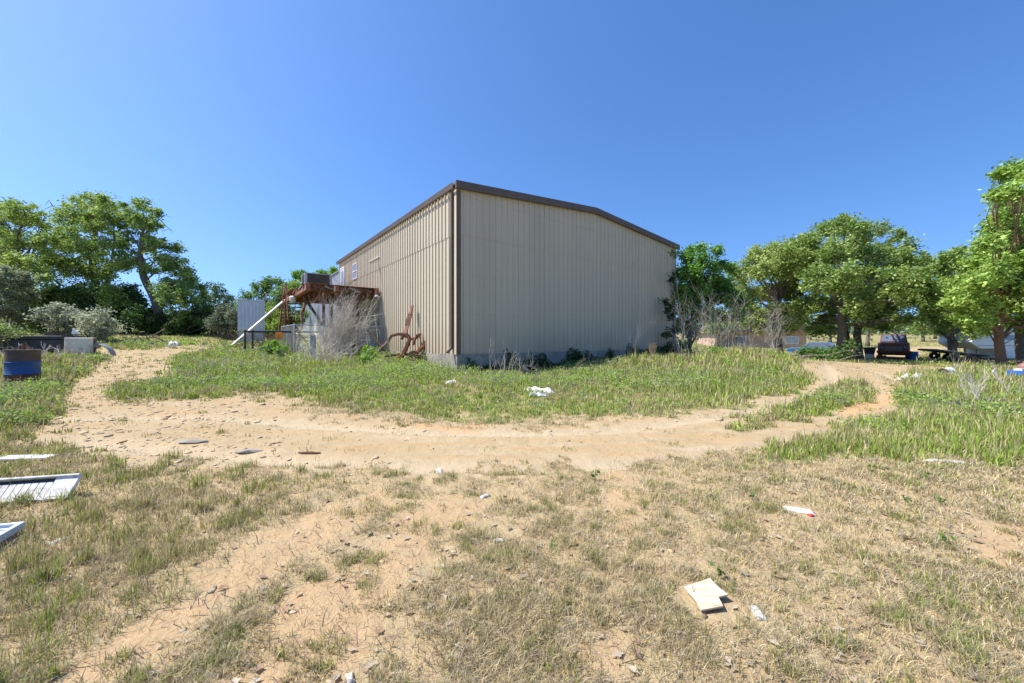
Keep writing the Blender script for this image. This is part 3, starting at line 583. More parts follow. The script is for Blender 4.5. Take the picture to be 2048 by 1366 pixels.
# bare brush
M['twig_grey'] = surf('grey_twig', (.44,.40,.35), (.27,.24,.21), 2, .9)
def brush(name, label, cat, base, stems, spread, hgt, lean=(0,0), mat='twig', r0=.014, nb=5, group=None, width=.3, floor=None, wdir=None):
    root = MB(); base = Vector(base)
    for k in range(stems):
        off = random.gauss(0, width); o2 = random.gauss(0, width*.35); d = wdir or (1,0)
        s = Vector((d[0]*off-d[1]*o2, d[1]*off+d[0]*o2, 0)); s.z = Hs(base.x+s.x, base.y+s.y)-base.z-.03
        h = hgt*random.uniform(.45, 1.05); e = s+Vector((random.gauss(lean[0], spread)*h, random.gauss(lean[1], spread)*h, h))
        pts = wob(s, e, 6, .035, random.uniform(-.03,.06)); r = r0*random.uniform(.6,1.3)
        root.tube(pts, [r*(1-.8*i/6) for i in range(7)], 4, False)
        for j in range(random.randint(nb//2, nb)):
            i = random.randint(2, 5); L = h*random.uniform(.12,.4); dr = (pts[i+1]-pts[i]).normalized()+Vector([random.uniform(-.7,.7) for _ in range(3)])
            q = pts[i]+dr.normalized()*L; b2 = wob(pts[i], q, 3, .06); root.tube(b2, [r*.5, r*.4, r*.3, r*.15], 3, False)
            for m_ in range(random.randint(0, 3)):
                dr2 = dr.normalized()+Vector([random.uniform(-.8,.8) for _ in range(3)]); root.tube([b2[random.randint(1,3)], q+dr2*L*.35], [r*.28, r*.12], 3, False)
    o = root.build(name, M[mat]); o.location = base
    return tag(o, label, cat, group)
BB = 'bare white brush beside the right end of the building'
for i, (u, Y, h, n, lb) in enumerate([(1388,19.5,3.4,9,'tallest bare white stems just right of the tan wall'),(1412,20,3.6,10,'bare white stems in front of the bright green tree'),(1450,20.5,3.2,10,'bare forked white stems in the middle of the bare brush'),
        (1500,20.5,3.2,12,'bare silver bush with a thick forked stem above the bent grass'),(1545,21,2.8,12,'spreading bare white bush at the right end of the brush, before the pink house')]):
    brush('bare_shrub', lb, 'dead shrub', GY(u, Y), n, .18, h*1.05, mat='twig_grey', r0=.012, nb=14, group=BB, width=.5)
brush('brush_pile', 'heap of fallen grey branches lying on the mound at the bend of the track', 'brush pile', GY(1520, 18.5), 130, 1.7, .55, mat='twig_grey', r0=.011, nb=6, width=1.5)
brush('dead_vine', 'large grey dead shrub leaning right in front of the chain link fence', 'dead shrub', (*B2W(-2.9, 7.2), BH(-2.9, 7.2)), 165, .20, 2.9, lean=(.24, .02), r0=.012, nb=5, width=.5)
brush('dead_vine', 'brown dead vine climbing onto the rusty deck beam above the grey dead shrub', 'dead vine', (*B2W(-1.6, 9.6), BH(-1.6, 9.6)), 80, .09, 4.2, mat='twig_brown', r0=.012, nb=7, width=.32)
brush('brush_pile', 'low tangle of grey twigs left of the grey dead shrub under the staircase', 'brush pile', GY(650, 15.5), 80, .9, 1.0, r0=.010, nb=6, width=.9)
brush('brush_pile', 'dark twiggy heap behind the pipe rail left of the staircase', 'brush pile', GY(535, 19.5), 90, .8, 1.0, mat='twig_brown', r0=.012, nb=5, width=.9)
brush('brush_pile', 'grey dead branches heaped over the black trough behind the drum', 'brush pile', GY(72, 14.4), 42, 1.0, .62, r0=.012, nb=5, width=.8)
brush('brush_pile', 'small heap of grey sticks in the grass above the left wheel ruts', 'brush pile', GY(425, 13.5), 40, 1.3, .3, r0=.008, nb=5, width=.6)
brush('bare_shrub', 'thin leafless grey shrub standing in the green grass at the right edge', 'dead shrub', GY(1960, 7.6), 7, .30, .95, r0=.009, nb=10, width=.12)
brush('bare_shrub', 'second leafless grey shrub at the right edge before the blue bucket', 'dead shrub', GY(2025, 8.6), 6, .3, .8, r0=.008, nb=9, width=.1)
DW = 'dead weed stalks before the shaded wall'
for u, Y, h, n, lb in [(992,14.0,1.3,10,'tan dead weed stalks near the left corner of the shaded wall'),(1030,14.4,1.3,10,'tan dead weed stalks above the half buried tyre'),(1052,14.6,1.1,8,'dead weed stalks right behind the tyre'),
        (1180,16.5,1.3,6,'dead weed stalks left of the tallest stalk at the shaded wall'),(1240,17.0,1.5,6,'pair of upright dry stalks beside the tallest one'),(1256,16.8,2.1,3,'tallest thin dry stalk against the shaded wall'),(1355,18.5,1.2,8,'dry stalks at the right foot of the shaded wall')]:
    brush('dead_weed', lb, 'dead weed', GY(u, Y), n, .22, h, lean=(.12,0), r0=.006, nb=7, group=DW, width=.18)
# ------------------------------------------------------------------ grass
def blades(x, y, h, wd, lean, az, col, seg2=True):
    """bent grass blades -> verts, tris, colours"""
    n = len(x); z = H(x, y)-.004; b = np.stack([x, y, z], -1); d = np.stack([np.cos(az), np.sin(az), np.zeros(n)], -1)
    fa = az+np.pi/2+rng.normal(0,.5,n); s = np.stack([np.cos(fa), np.sin(fa), np.zeros(n)], -1)*(wd/2)[:,None]
    up = np.array([0,0,1.]); hl = h[:,None]
    t1 = lean*.45; t2 = lean
    m = b+hl*.5*(d*np.sin(t1)[:,None]+up*np.cos(t1)[:,None]); t = m+hl*.55*(d*np.sin(t2)[:,None]+up*np.cos(t2)[:,None])
    v = np.stack([b-s, b+s, m-s*.8, m+s*.8, t], 1).reshape(-1, 3); k = np.arange(n)[:,None]*5
    f = np.concatenate([k+np.array([[0,1,3]]), k+np.array([[0,3,2]]), k+np.array([[2,3,4]])], 0)
    return v, f, np.repeat(col, 5, 0)
def scatter(n, y0, y1, wide=1.55):
    if wide < 0:   # the strips beyond both sides of the view
        y = np.exp(rng.uniform(math.log(y0), math.log(y1), n)); s = np.where(rng.random(n) < .5, -1, 1); return s*(1.5*y+rng.uniform(0, 4.5, n)), y
    y = np.exp(rng.uniform(math.log(y0), math.log(y1), n)); x = rng.uniform(-wide, wide, n)*y
    return x, y
def in_building(x, y, m=0.):
    a = ca*(x-BX)+sa*(y-BY); b = -sa*(x-BX)+ca*(y-BY); return (a > -m) & (a < W+m) & (b > -m) & (b < 37+m)
STRAW = np.array([.60,.50,.285]); STRAW2 = np.array([.39,.31,.165]); OLIVE = np.array([.31,.315,.095]); LIVE = np.array([.27,.36,.06]); LUSH = np.array([.31,.42,.075]); RED = np.array([.30,.19,.11]); GREY = np.array([.38,.34,.25])
def grass(n, y0, y1, kind, seed, wide=1.55):
    global rng; rng = np.random.default_rng(seed)
    x, y = scatter(n, y0, y1, wide); r = np.hypot(x, y)
    # pull blades together into tufts
    lv = np.floor(np.log2(np.maximum(r, 1.))); cell = .10*2**(lv*.6)
    ca2, sa2 = .857, .515; wx = x+.25*(fbm(x*2.3, y*2.3, 95)-.5); wy = y+.25*(fbm(x*2.3, y*2.3, 96)-.5); rx = wx*ca2-wy*sa2; ry = wx*sa2+wy*ca2
    cx = np.floor(rx/cell)+lv*1000; cy = np.floor(ry/cell)
    jx = ((_h(cx, cy, 91)*1.6-.3)+cx-lv*1000)*cell-rx; jy = ((_h(cx, cy, 92)*1.6-.3)+cy)*cell-ry
    pull = rng.uniform(0, .75, n)*(_h(cx, cy, 93) > .35)*(.3 if kind == 'litter' else 1)
    x = x+(jx*ca2+jy*sa2)*pull; y = y+(-jx*sa2+jy*ca2)*pull
    tr, gr, orr, ea, ro = masks(x, y)
    big = fbm(x*.55, y*.55, 21); mid = fbm(x*1.9, y*1.9, 22); fine = fbm(x*6, y*6, 23, 2); tuft = _h(cx, cy, 77)
    cover = np.clip((mid-.5)*3.4+(fine-.5)*3.4+(big-.5)*1.2+.42, 0, 1)
    cover = np.where(gr > .4, np.clip(cover+.55, 0, 1), cover)
    right = sstep(-1.5, 2.5, x)*.22; lf = sstep(-1.0, -2.4, x)*sstep(8.5, 6.5, y)*.38; cover = np.clip(cover+right+lf-.01-.52*ea*(1-gr), 0, 1)
    cover *= (1-np.clip(tr*1.25, 0, 1)*.985)
    edge = (tr > .06) & (tr < .985); cover = np.where(edge, np.maximum(cover, .5*(fine > .50)), cover); lone = (tr >= .95) & (_h(np.floor(x*5), np.floor(y*5), 55) > .88); cover = np.where(lone, .5, cover)
    n_ = len(x)
    if kind == 'litter':
        keep = rng.random(n_) < np.clip(cover*.95+.12*(1-tr), 0, 1)*(1-.5*(ea[:]))*(1-.75*gr)
        keep &= tr < .55
        x, y, gr, mid, tuft, r = (a[keep] for a in (x, y, gr, mid, tuft, r)); n_ = len(x)
        h = rng.uniform(.018, .085, n_)*np.clip(r/4, 1, 4)**.5; w = rng.uniform(.0015, .0034, n_)*np.clip(r/2.4, 1, 14); lean = rng.uniform(1.0, 1.52, n_)
        t = rng.random((n_,1)); col = STRAW*t+STRAW2*(1-t); gsel = rng.random(n_) < .3; col[gsel] = GREY*(.8+.5*rng.random((gsel.sum(),1)))
    else:
        keep = rng.random(n_) < cover*np.where(gr > .4, 1, .50+.45*(tuft > .55))
        x, y, gr, mid, big, tuft, r, tr = (a[keep] for a in (x, y, gr, mid, big, tuft, r, tr)); n_ = len(x)
        yard = sstep(12.5, 14.5, r)*sstep(.3, .7, gr)                                  # the uncut strip before the building
        rightg = sstep(2.5, 5, x)*sstep(.3, .6, gr)
        far = sstep(17, 30, r)
        base_h = .020+.026*tuft+gr*(.024+.032*mid)+.06*rightg*mid+.075*yard*mid
        base_h = base_h*(1-.35*far); base_h = np.where(tr > .15, base_h*.8, base_h)
        lft = sstep(-1.2, -2.6, x)*sstep(7, 4, y); base_h = base_h*(1+1.1*lft)
        h = base_h*rng.uniform(.5, 1.5, n_)*np.clip(r/7, 1, 1.5); seedh = rng.random(n_) < .035; h = np.where(seedh, h*2.1, h)
        w = rng.uniform(.0022, .0048, n_)*np.clip(r/2.8, 1, 16)*(1+.35*gr); w = np.where(seedh, w*.6, w); lean = np.abs(rng.normal(.45, .38, n_))
        gpatch = fbm(x*1.1, y*1.1, 63); t = np.clip(.27+.9*(tuft-.30)+gr*.80+(gpatch-.44)*2.4+rng.normal(0, .2, n_), 0, 1)[:,None]
        dry = STRAW*.62+OLIVE*.42; gcol = np.where((big > .52)[:,None], LUSH, LIVE); gcol = gcol*(.75+.25*gr[:,None])+OLIVE*.25*(1-gr[:,None])
        olv = np.clip(t*2, 0, 1); col = dry*(1-olv)+OLIVE*olv; t2 = np.clip(t*2-1, 0, 1); col = col*(1-t2)+gcol*t2
        brown = rng.random(n_) < .20+.35*((fbm(x*.7, y*.7, 27) < .47) & (gr > .4)); col[brown] = STRAW*(.6+.5*rng.random((brown.sum(),1))); rd = rng.random(n_) < .05; col[rd] = RED
        col[seedh] = STRAW*.8+RED*.2
    az = rng.uniform(0, 2*np.pi, n_); col = col*(.48+.85*rng.random((n_,1)))
    ok = ~in_building(x, y, .05)
    for qx, qy, qr in CLEAR: ok &= np.hypot(x-qx, y-qy) > qr
    ok &= True; x, y, h, w, lean, az, col = (a[ok] for a in (x, y, h, w, lean, az, col))
    return blades(x, y, h, w, lean, az, col)
CLEAR = [(G(1412,1203).x, G(1412,1203).y, .16), (G(1597,1022).x, G(1597,1022).y, .11), (G(1622,1036).x, G(1622,1036).y, .04)]
def cat_mesh(name, parts, mat, label, cat, smooth=False):
    vs, fs, cs, o = [], [], [], 0
    for v, f, c_ in parts: vs.append(v); fs.append(f+o); cs.append(c_); o += len(v)
    return tag(np_mesh(name, np.concatenate(vs), np.concatenate(fs), mat, np.concatenate(cs), smooth=smooth), label, cat, kind='stuff')
cat_mesh('dry_litter', [grass(360000, 1.15, 7, 'litter', 31), grass(90000, 7, 16, 'litter', 32), grass(60000, .6, 7, 'litter', 33, -1)], M['blade'], 'matted straw coloured dead grass lying over the sandy soil', 'dry grass')
cat_mesh('grass', [grass(260000, 1.15, 5, 'g', 41), grass(260000, 5, 20, 'g', 42), grass(90000, 20, 75, 'g', 43), grass(90000, .6, 14, 'g', 44, -1)], M['blade'], 'short patchy grass, dry in front and green towards the building and trees', 'grass')
# leafy weeds before the building and along the track
def weeds(n, seed):
    global rng; rng = np.random.default_rng(seed)
    x, y = scatter(n, 5.5, 24, 1.4); tr, gr, _, _, _ = masks(x, y); r = np.hypot(x, y); clump = fbm(x*.8, y*.8, 61); bx, by = W2B_np(x, y)
    near = (.55+.45*sstep(3, 8, bx))*np.exp(-np.clip(np.minimum(-by, 9), 0, 9)/1.6)*((by < 0) & (bx > -4) & (bx < 17)) + np.exp(-np.clip(-bx, 0, 9)/2.2)*((bx < 0) & (by > -2) & (by < 20))
    p = gr*(1-tr)*(.10+1.3*np.clip(near, 0, 1)+.9*(clump > .51)*((x < -5) | ((r > 10) & (x < 9))))
    keep = (rng.random(n) < p*.75) & ~in_building(x, y, .1) & (gr > .3); x, y, near, clump, r = (a[keep] for a in (x, y, near, clump, r)); n = len(x)
    cs, sz, cl = [], [], []
    hh = (.10+.25*np.clip(near, 0, 1)+.09*(clump > .55))*rng.uniform(.5, 1.4, n)*np.where(near > .25, np.clip(.75+3.2*(fbm(x*1.6, y*1.6, 68)-.42), .45, 1.9), 1); z = H(x, y)
    k = 22
    t = rng.random((n,k)); g_ = rng.normal(size=(n,k,2))*(.06+.35*hh[:,None,None]*t[:,:,None]*.6)
    px = np.stack([x[:,None]+g_[:,:,0], y[:,None]+g_[:,:,1], z[:,None]+.02+t*hh[:,None]], -1).reshape(-1, 3)
    sz = np.repeat(.016+.0020*r, k)*rng.uniform(.6, 1.4, n*k)
    tint = np.clip(np.repeat(rng.normal(.5,.3,n), k)+rng.normal(0,.15,n*k), 0, 1)[:,None]; lush = np.array([.19,.31,.055])*(1-tint)+np.array([.37,.48,.11])*tint
    grey = np.repeat(rng.random(n) < .34, k); lush[grey] = np.array([.24,.25,.17])*(.7+.5*rng.random((grey.sum(),1)))
    return leaves_at(px, sz, lush*(.8+.4*rng.random((len(lush),1))), up=.3)
def W2B_np(x, y): return ca*(x-BX)+sa*(y-BY), -sa*(x-BX)+ca*(y-BY)
cat_mesh('weeds', [weeds(27000, 51)], M['leaf'], 'knee high leafy weeds crowding the foot of the walls and the green strip', 'weeds')
# dark creeper on the footing of the shaded wall
def creeper():
    cs, sz = [], []
    for _ in range(46):
        s0 = rng.uniform(.5, 15.8); h = rng.uniform(.45, 1.0)+.35*(fbm(s0, 0., 66)-.4); wd = rng.uniform(.3, 1.0)
        n = 130; s = s0+rng.normal(0, wd*.5, n); g0 = H(*[np.array(q) for q in B2W(s, np.full(n, -.3))]); hh = g0+h*(.2+.9*vnoise(s*2.3, s*0, 67))*rng.random(n)**.8+.03; cs.append((s, -.06-.3*rng.random(n)*np.clip(1.2-(hh-g0)/1.4, .2, 1), hh))
    s, d, z = (np.concatenate(q) for q in zip(*cs)); wx, wy = B2W(s, d); n = len(s); t = rng.random((n,1))
    return leaves_at(np.stack([wx, wy, z], -1), rng.uniform(.06,.13,n), np.array([.035,.065,.018])*(1-t)+np.array([.07,.13,.03])*t, up=.1)
cat_mesh('creeper', [creeper()], M['leaf'], 'dark leafy creeper growing up the concrete footing of the shaded wall', 'creeper')
# ------------------------------------------------------------------ stones, leaf litter
ICO_V = None
def ico():
    t = (1+5**.5)/2; v = np.array([(-1,t,0),(1,t,0),(-1,-t,0),(1,-t,0),(0,-1,t),(0,1,t),(0,-1,-t),(0,1,-t),(t,0,-1),(t,0,1),(-t,0,-1),(-t,0,1)], float)
    f = np.array([(0,11,5),(0,5,1),(0,1,7),(0,7,10),(0,10,11),(1,5,9),(5,11,4),(11,10,2),(10,7,6),(7,1,8),(3,9,4),(3,4,2),(3,2,6),(3,6,8),(3,8,9),(4,9,5),(2,4,11),(6,2,10),(8,6,7),(9,8,1)])
    return v/np.linalg.norm(v[0]), f
def stones(n, seed):
    global rng; rng = np.random.default_rng(seed)
    x, y = scatter(n, 1.6, 22, 1.4); tr, gr, orr, ea, ro = masks(x, y); cl = fbm(x*1.2, y*1.2, 71)
    keep = rng.random(n) < np.clip(.05+1.3*ro+.35*tr*(cl > .5)+.5*((tr > .08) & (tr < .9)), 0, 1)*(1-.7*gr*(tr < .3)) ; keep &= ~in_building(x, y, .2); x, y = x[keep], y[keep]; n = len(x); r = np.hypot(x, y)
    V, Fc = ico(); s = np.exp(rng.normal(math.log(.013), .55, n))*np.clip(r/6, .8, 1.6); s = np.minimum(s, .075)
    sc = np.stack([s, s*rng.uniform(.5,.9,n), s*rng.uniform(.12,.3,n)], -1); a = rng.uniform(0, 6.28, n)
    v = V[None]*(1+rng.normal(0,.24,(n,12,1)))*sc[:,None,:]; vx = v[:,:,0]*np.cos(a)[:,None]-v[:,:,1]*np.sin(a)[:,None]; vy = v[:,:,0]*np.sin(a)[:,None]+v[:,:,1]*np.cos(a)[:,None]
    z = H(x, y); v = np.stack([vx+x[:,None], vy+y[:,None], v[:,:,2]+z[:,None]+sc[:,2:3]*.35], -1).reshape(-1, 3)
    pal = np.array([(.47,.36,.22),(.42,.30,.17),(.52,.43,.29),(.40,.32,.21),(.46,.31,.17)]); col = pal[rng.integers(0, 5, n)]*(.75+.4*rng.random((n,1)))
    return v, (np.arange(n)[:,None,None]*12+Fc[None]).reshape(-1, 3), np.repeat(col, 12, 0)
ms, ntt, bb, NN, LL = nmat('stone'); at_ = NN('ShaderNodeAttribute'); at_.attribute_name = 'Col'; LL(at_.outputs['Color'], bb.inputs['Base Color']); bb.inputs['Roughness'].default_value = .9
cat_mesh('gravel', [stones(26000, 81)], ms, 'scattered pale sandstone chips and pebbles on the bare track', 'stones')
def dead_leaves(n, seed):
    global rng; rng = np.random.default_rng(seed)
    x, y = scatter(n, 1.2, 9, 1.5); tr, gr, _, ea, _ = masks(x, y); keep = rng.random(n) < (.25+.75*(fbm(x, y, 72) > .5)*(x > -1.5)+.2)*(1-tr)*(1-gr)*(1-.7*ea); x, y = x[keep], y[keep]; n = len(x)
    a = rng.uniform(0, 6.28, n); s = rng.uniform(.012, .034, n); curl = rng.uniform(.1, .7, n)
    # lobed oak leaf, curled: a ring of eight points about a mid rib
    ang = np.linspace(0, 2*np.pi, 9)[:-1]; rad = np.array([1.25,.55,.8,.45,1.0,.45,.8,.55])
    px = rad*np.cos(ang); py = rad*np.sin(ang)*.8
    lx = px[None]*s[:,None]; ly = py[None]*s[:,None]; lz = (np.abs(py)[None]*curl[:,None]+px[None]**2*.15*curl[:,None])*s[:,None]+.01
    X = lx*np.cos(a)[:,None]-ly*np.sin(a)[:,None]+x[:,None]; Y_ = lx*np.sin(a)[:,None]+ly*np.cos(a)[:,None]+y[:,None]; Z = lz+H(x, y)[:,None]
    v = np.concatenate([np.stack([X, Y_, Z], -1), np.stack([x, y, H(x, y)+.008], -1)[:,None,:]], 1).reshape(-1, 3)
    f = np.array([(8, i, (i+1) % 8) for i in range(8)]); pal = np.array([(.42,.33,.23),(.48,.41,.31),(.34,.24,.16),(.52,.45,.35),(.38,.26,.17)]); col = pal[rng.integers(0, 5, n)]*(.8+.3*rng.random((n,1)))
    return v, (np.arange(n)[:,None,None]*9+f[None]).reshape(-1, 3), np.repeat(col, 9, 0)
cat_mesh('leaf_litter', [dead_leaves(2200, 91)], M['blade'], 'curled tan dead oak leaves lying in the dry grass', 'dead leaves')
def chips(n, seed):   # short broken twigs on the near ground
    global rng; rng = np.random.default_rng(seed)
    x, y = scatter(n, 1.2, 8, 1.5); tr, gr, _, ea, _ = masks(x, y); keep = rng.random(n) < .8*(1-tr*.8); x, y = x[keep], y[keep]; n = len(x)
    return blades(x, y, rng.uniform(.04,.16,n), rng.uniform(.003,.006,n), rng.uniform(1.35,1.55,n), rng.uniform(0,6.28,n), np.array([.16,.12,.09])*(.6+1.4*rng.random((n,1))))
cat_mesh('twig_litter', [chips(2500, 93)], M['blade'], 'short broken twigs lying over the dry ground', 'twigs')
rng = np.random.default_rng(5)
# ------------------------------------------------------------------ steel deck, stairs and what belongs to them (building frame)
def local(root, p):
    return Matrix.Rotation(-root.rotation_euler.z, 3, 'Z') @ (Vector(p)-root.location)
deck = empty('steel_deck', (BX, BY, 0), BR, 'rusty red steel deck standing out from the lit side wall above the roll up door', 'deck')
for x, y0, y1 in ((-.28,8.72,17.8),(-2.40,8.45,17.8),(-3.72,8.75,17.9)):
    MB().box((x-.12,y0,3.90), (x+.12,y1,3.93)).box((x-.12,y0,4.22), (x+.12,y1,4.25)).box((x-.10,y0+.001,3.93), (x+.10,y1-.001,4.22)).build('beam', M['rust'], deck, bevel=.006)
MB().box((-2.27,8.95,3.96), (-.41,9.03,4.20)).box((-3.59,8.97,3.96), (-2.53,9.05,4.20)).build('end_channel', M['rust_dark'], deck)
mb = MB()
for y in (10.2,11.5,12.8,14.1,15.4,16.7,17.7): mb.box((-3.59,y,4.02), (-2.53,y+.07,4.2)); mb.box((-2.27,y,4.02), (-.41,y+.07,4.2))
mb.build('cross_joist', M['rust_orange'], deck)
mb = MB(); y = 8.8
while y < 17.8:
    wd = random.uniform(.32,.5); x1 = -.12; x0 = -3.86+random.uniform(-.28,.14)
    if random.random() < .35:
        g0 = random.uniform(-3,-1.2); mb.box((x0,y,4.255), (g0-.15,y+wd,4.29)); mb.box((g0+.15,y,4.255), (x1,y+wd,4.29))
    else: mb.box((x0,y,4.255), (x1,y+wd,4.29))
    y += wd+(.02 if random.random() < .7 else .09)
mb.build('deck_plate', M['rust_orange'], deck)
for k in range(4):
    y = 9.9+k*2.1+random.uniform(-.2,.2); MB().bar((-3.86,y,4.2), (-3.95+random.uniform(-.15,.1),y+random.uniform(-.3,.3),4.02-random.random()*.15), .03, .12).build('torn_board', M['rust_orange' if k % 2 else 'woodgrey'], deck)
for k in range(5):
    x = -3.3+k*.62; MB().bar((x-.25,8.88,4.20), (x+.3,8.86+random.uniform(-.1,.05),4.02-random.random()*.16), .03, .10).build('torn_board', M['woodgrey' if k % 2 else 'rust_dark'], deck)
def bar2(name, a, b, w, mat, parent=deck): return MB().bar(local(deck, a), local(deck, b), w).build(name, M[mat], parent, bevel=.006)
def gl(x, y): return BH(x, y)
MB().bar((-2.35,9.0,3.9), (-1.35,9.35,3.05), .16, .12).build('brace', M['rust'], deck)
MB().bar((-3.3,12.6,3.9), (-1.9,11.0,1.0), .10, .12).build('brace', M['black'], deck)
MB().bar((-1.0,12.2,3.9), (-2.0,12.8,gl(-2,12.8)-.1), .07).build('brace', M['rust_dark'], deck)
for x, y, wd, mt in ((-2.4,9.9,.18,'rust_dark'),(-1.6,16.0,.16,'rust'),(-3.72,17.75,.12,'rust')):
    MB().bar((x,y,gl(x,y)-.2), (x,y,3.9), wd).build('post', M[mt], deck, bevel=.008)
# vine wrapped leaning column before the stairs
pa = local(deck, P(608,606,21.0)); pb = local(deck, P(592,708,19.6)); pb.z = BH(pb.x, pb.y)-.15
colm = MB().tube(wob(pa, pb, 14, .018), [.045+.035*random.random() for _ in range(15)], 8); colm.build('vine_wrapped_column', M['twig_brown'], deck)
stairs = empty('staircase', (*B2W(-3.1, 17.9), 0), BR, 'rusty open tread steel staircase going down from the far end of the deck', 'staircase')
z = 4.02; k = 0; zb = BH(-3.1, 21.3); ns = 11
for k in range(ns):
    zz = 4.0-(4.0-zb-.15)*k/(ns-1); yy = .15+k*.30; MB().box((-.68,yy,zz-.06), (.68,yy+.27,zz)).build('tread', M['rust_dark'], stairs)
for sx in (-.71, .71): MB().bar((sx,.0,4.10), (sx,3.6,zb+.02), .045, .16).build('stringer', M['rust'], stairs)
for sx in (-.74, .74):
    r_ = MB().tube([(sx,.0,5.15),(sx,3.4,zb+1.15)], .025, 6)
    for t in (0,1): r_.tube([(sx,.05+3.35*t,4.05+(zb-3.95)*t),(sx,.05+3.35*t,5.12+(zb-3.98)*t)], .022, 6)
    r_.build('handrail', M['rust'], stairs)
pole = empty('rusty_pole', GY(553, 24.5), 0, 'pair of thin rusty poles meeting above the left end of the deck', 'pole')
b0 = pole.location
for a, b in (((553,692),(571,566)),((577,640),(572,567))):
    MB().tube([P(a[0],a[1],24.5)-b0, P(b[0],b[1],25.2)-b0], .045, 6).build('pole', M['rust'], pole)
# white downspout pipe leaning on the deck
gb = G(464, 693); e = P(570, 600, 25.2)
tag(MB().bar((0,0,.05), e-gb, .15, .12).build('leaning_pipe', M['white'], None, bevel=.02, loc=gb), 'long white rectangular pipe leaning from the grass up to the far end of the deck', 'pipe')
lp = empty('security_light', (*B2W(-3.92, 12.6), 3.62), 0, 'white barrel shaped lamp hanging from the outer deck beam', 'lamp')
MB().lathe([(.0,-.02),(.13,-.02),(.165,.03),(.17,.2),(.185,.21),(.185,.25),(.12,.31),(0,.33)], n=20).build('lamp_shade', M['white'], lp, smooth=2)
MB().tube([(0,0,.32),(.02,.0,.36),(.1,.05,.42)], .02, 6).build('bracket', M['galv'], lp)
MB().tube(wob((.05,0,.0),(.2,-.1,-1.1),5,.08), .016, 5).build('cable', M['twig'], lp)
wl = empty('wall_lamp', (*B2W(-.30, 8.62), 3.74), 0, 'dark grey round lamp under the deck beam at the wall', 'lamp')
MB().lathe([(0,-.1),(.1,-.08),(.15,-.02),(.15,.05),(.08,.12),(.05,.155),(0,.155)], n=16).build('lamp_shade', M['grey'], wl, smooth=2)
dark_l = surf('dark_grey_louvre', (.13,.13,.13), (.09,.09,.09), 4, .6)
ac = empty('air_conditioner', (*B2W(-2.95, 10.9), 4.293), BR, 'large grey louvred air conditioner standing on the rusty deck', 'air conditioner')
mb = MB()
for sx in (-.62,.62):
    for sy in (-.5,.5): mb.box((sx-.06,sy-.06,0), (sx+.06,sy+.06,.72))
mb.box((-.66,-.54,.72), (.66,.54,.76)).box((-.66,-.54,.0), (.66,.54,.21)); mb.build('casing', M['galv'], ac, bevel=.006)
for sy in (-.5, .5):
    mb = MB()
    for k in range(14): mb.box((-.58, sy-.03, .2+k*.037), (.58, sy+.03, .215+k*.037))
    mb.box((-.58, sy*.94-.005, .19), (.58, sy*.94+.005, .71)); mb.build('louvre', dark_l, ac)
for sx in (-.62, .62):
    mb = MB()
    for k in range(14): mb.box((sx-.03, -.46, .2+k*.037), (sx+.03, .46, .215+k*.037))
    mb.box((sx*.95-.005, -.46, .19), (sx*.95+.005, .46, .71)); mb.build('louvre', dark_l, ac)
# ------------------------------------------------------------------ chain link fence
fe = empty('chain_link_fence', (*B2W(-4.4, 8.3), 0), BR, 'galvanised chain link fence between the deck and the camera, dead brush against it', 'fence')
def chain(mb, L, z0, hgt, put, pitch=.09, r=.0036):
    k = -int(hgt/pitch)
    while k*pitch < L:
        for sgn in (1, -1):
            a = k*pitch; b = a+hgt; t0 = max(0, -a/hgt); t1 = min(1, (L-a)/hgt)
            if t1 <= t0: continue
            za, zb_ = (z0+hgt*t0, z0+hgt*t1) if sgn == 1 else (z0+hgt*(1-t0), z0+hgt*(1-t1))
            mb.tube([put(a+hgt*t0, za), put(a+hgt*t1, zb_)], r, 3, False)
        k += 1
z0 = BH(-2.3, 8.3)-.05
m1 = MB(); chain(m1, 4.3, z0+.05, 1.5, lambda s, z: (s, 0, z)); m1.build('wire_mesh', M['galv'], fe)
m1 = MB(); chain(m1, 5.0, z0+.05, 1.5, lambda s, z: (0, s, z)); m1.build('wire_mesh', M['galv'], fe)
MB().tube([(0,0,z0+1.56),(4.3,0,z0+1.56)], .022, 8).build('top_rail', M['galv'], fe)
MB().tube([(0,0.03,z0+1.56),(0,5,z0+1.60)], .022, 8).build('top_rail', M['galv'], fe)
for x, y in ((0,0),(1.45,0),(2.9,0),(4.28,0),(0,2.5),(0,5)): MB().tube([(x,y,z0-.3),(x,y,z0+1.6)], .032, 8).lathe([(.032,0),(.03,.03),(0,.045)], (x,y,z0+1.6), 8).build('post', M['galv'], fe)
gp = G(626, 716); tag(MB().box((-.10,-.07,-.1), (.10,.07,1.02)).box((-.115,-.085,1.02), (.115,.085,1.05)).build('gate_post', M['grey'], None, bevel=.01, loc=gp), 'wide pale galvanised gate post before the chain link fence', 'post')
pr = empty('pipe_rail', GY(505, 18.6), 0, 'black pipe rail on short posts left of the staircase', 'rail'); b0 = pr.location
ra = P(490,663,18.4)-b0; rb = P(655,664,20.2)-b0
MB().tube([ra, rb], .055, 8).build('rail', M['black'], pr)
for t in (.0, .085, .55, .97):
    q = ra.lerp(rb, t); g_ = Hs(b0.x+q.x, b0.y+q.y)-b0.z-.1; MB().tube([(q.x,q.y,g_), (q.x,q.y,q.z+.08)], .045, 8).build('post', M['black'], pr)
qo = P(559,670,18.95); ob = empty('orange_box', qo, .1, 'bright orange plastic box hanging on the black pipe rail', 'box')
MB().box((-.16,-.07,-.15), (-.01,.05,.12)).box((.01,-.07,-.14), (.16,.05,.12)).box((-.012,-.05,-.12),(.012,.04,.1)).build('shell', M['orange'], ob, bevel=.02)
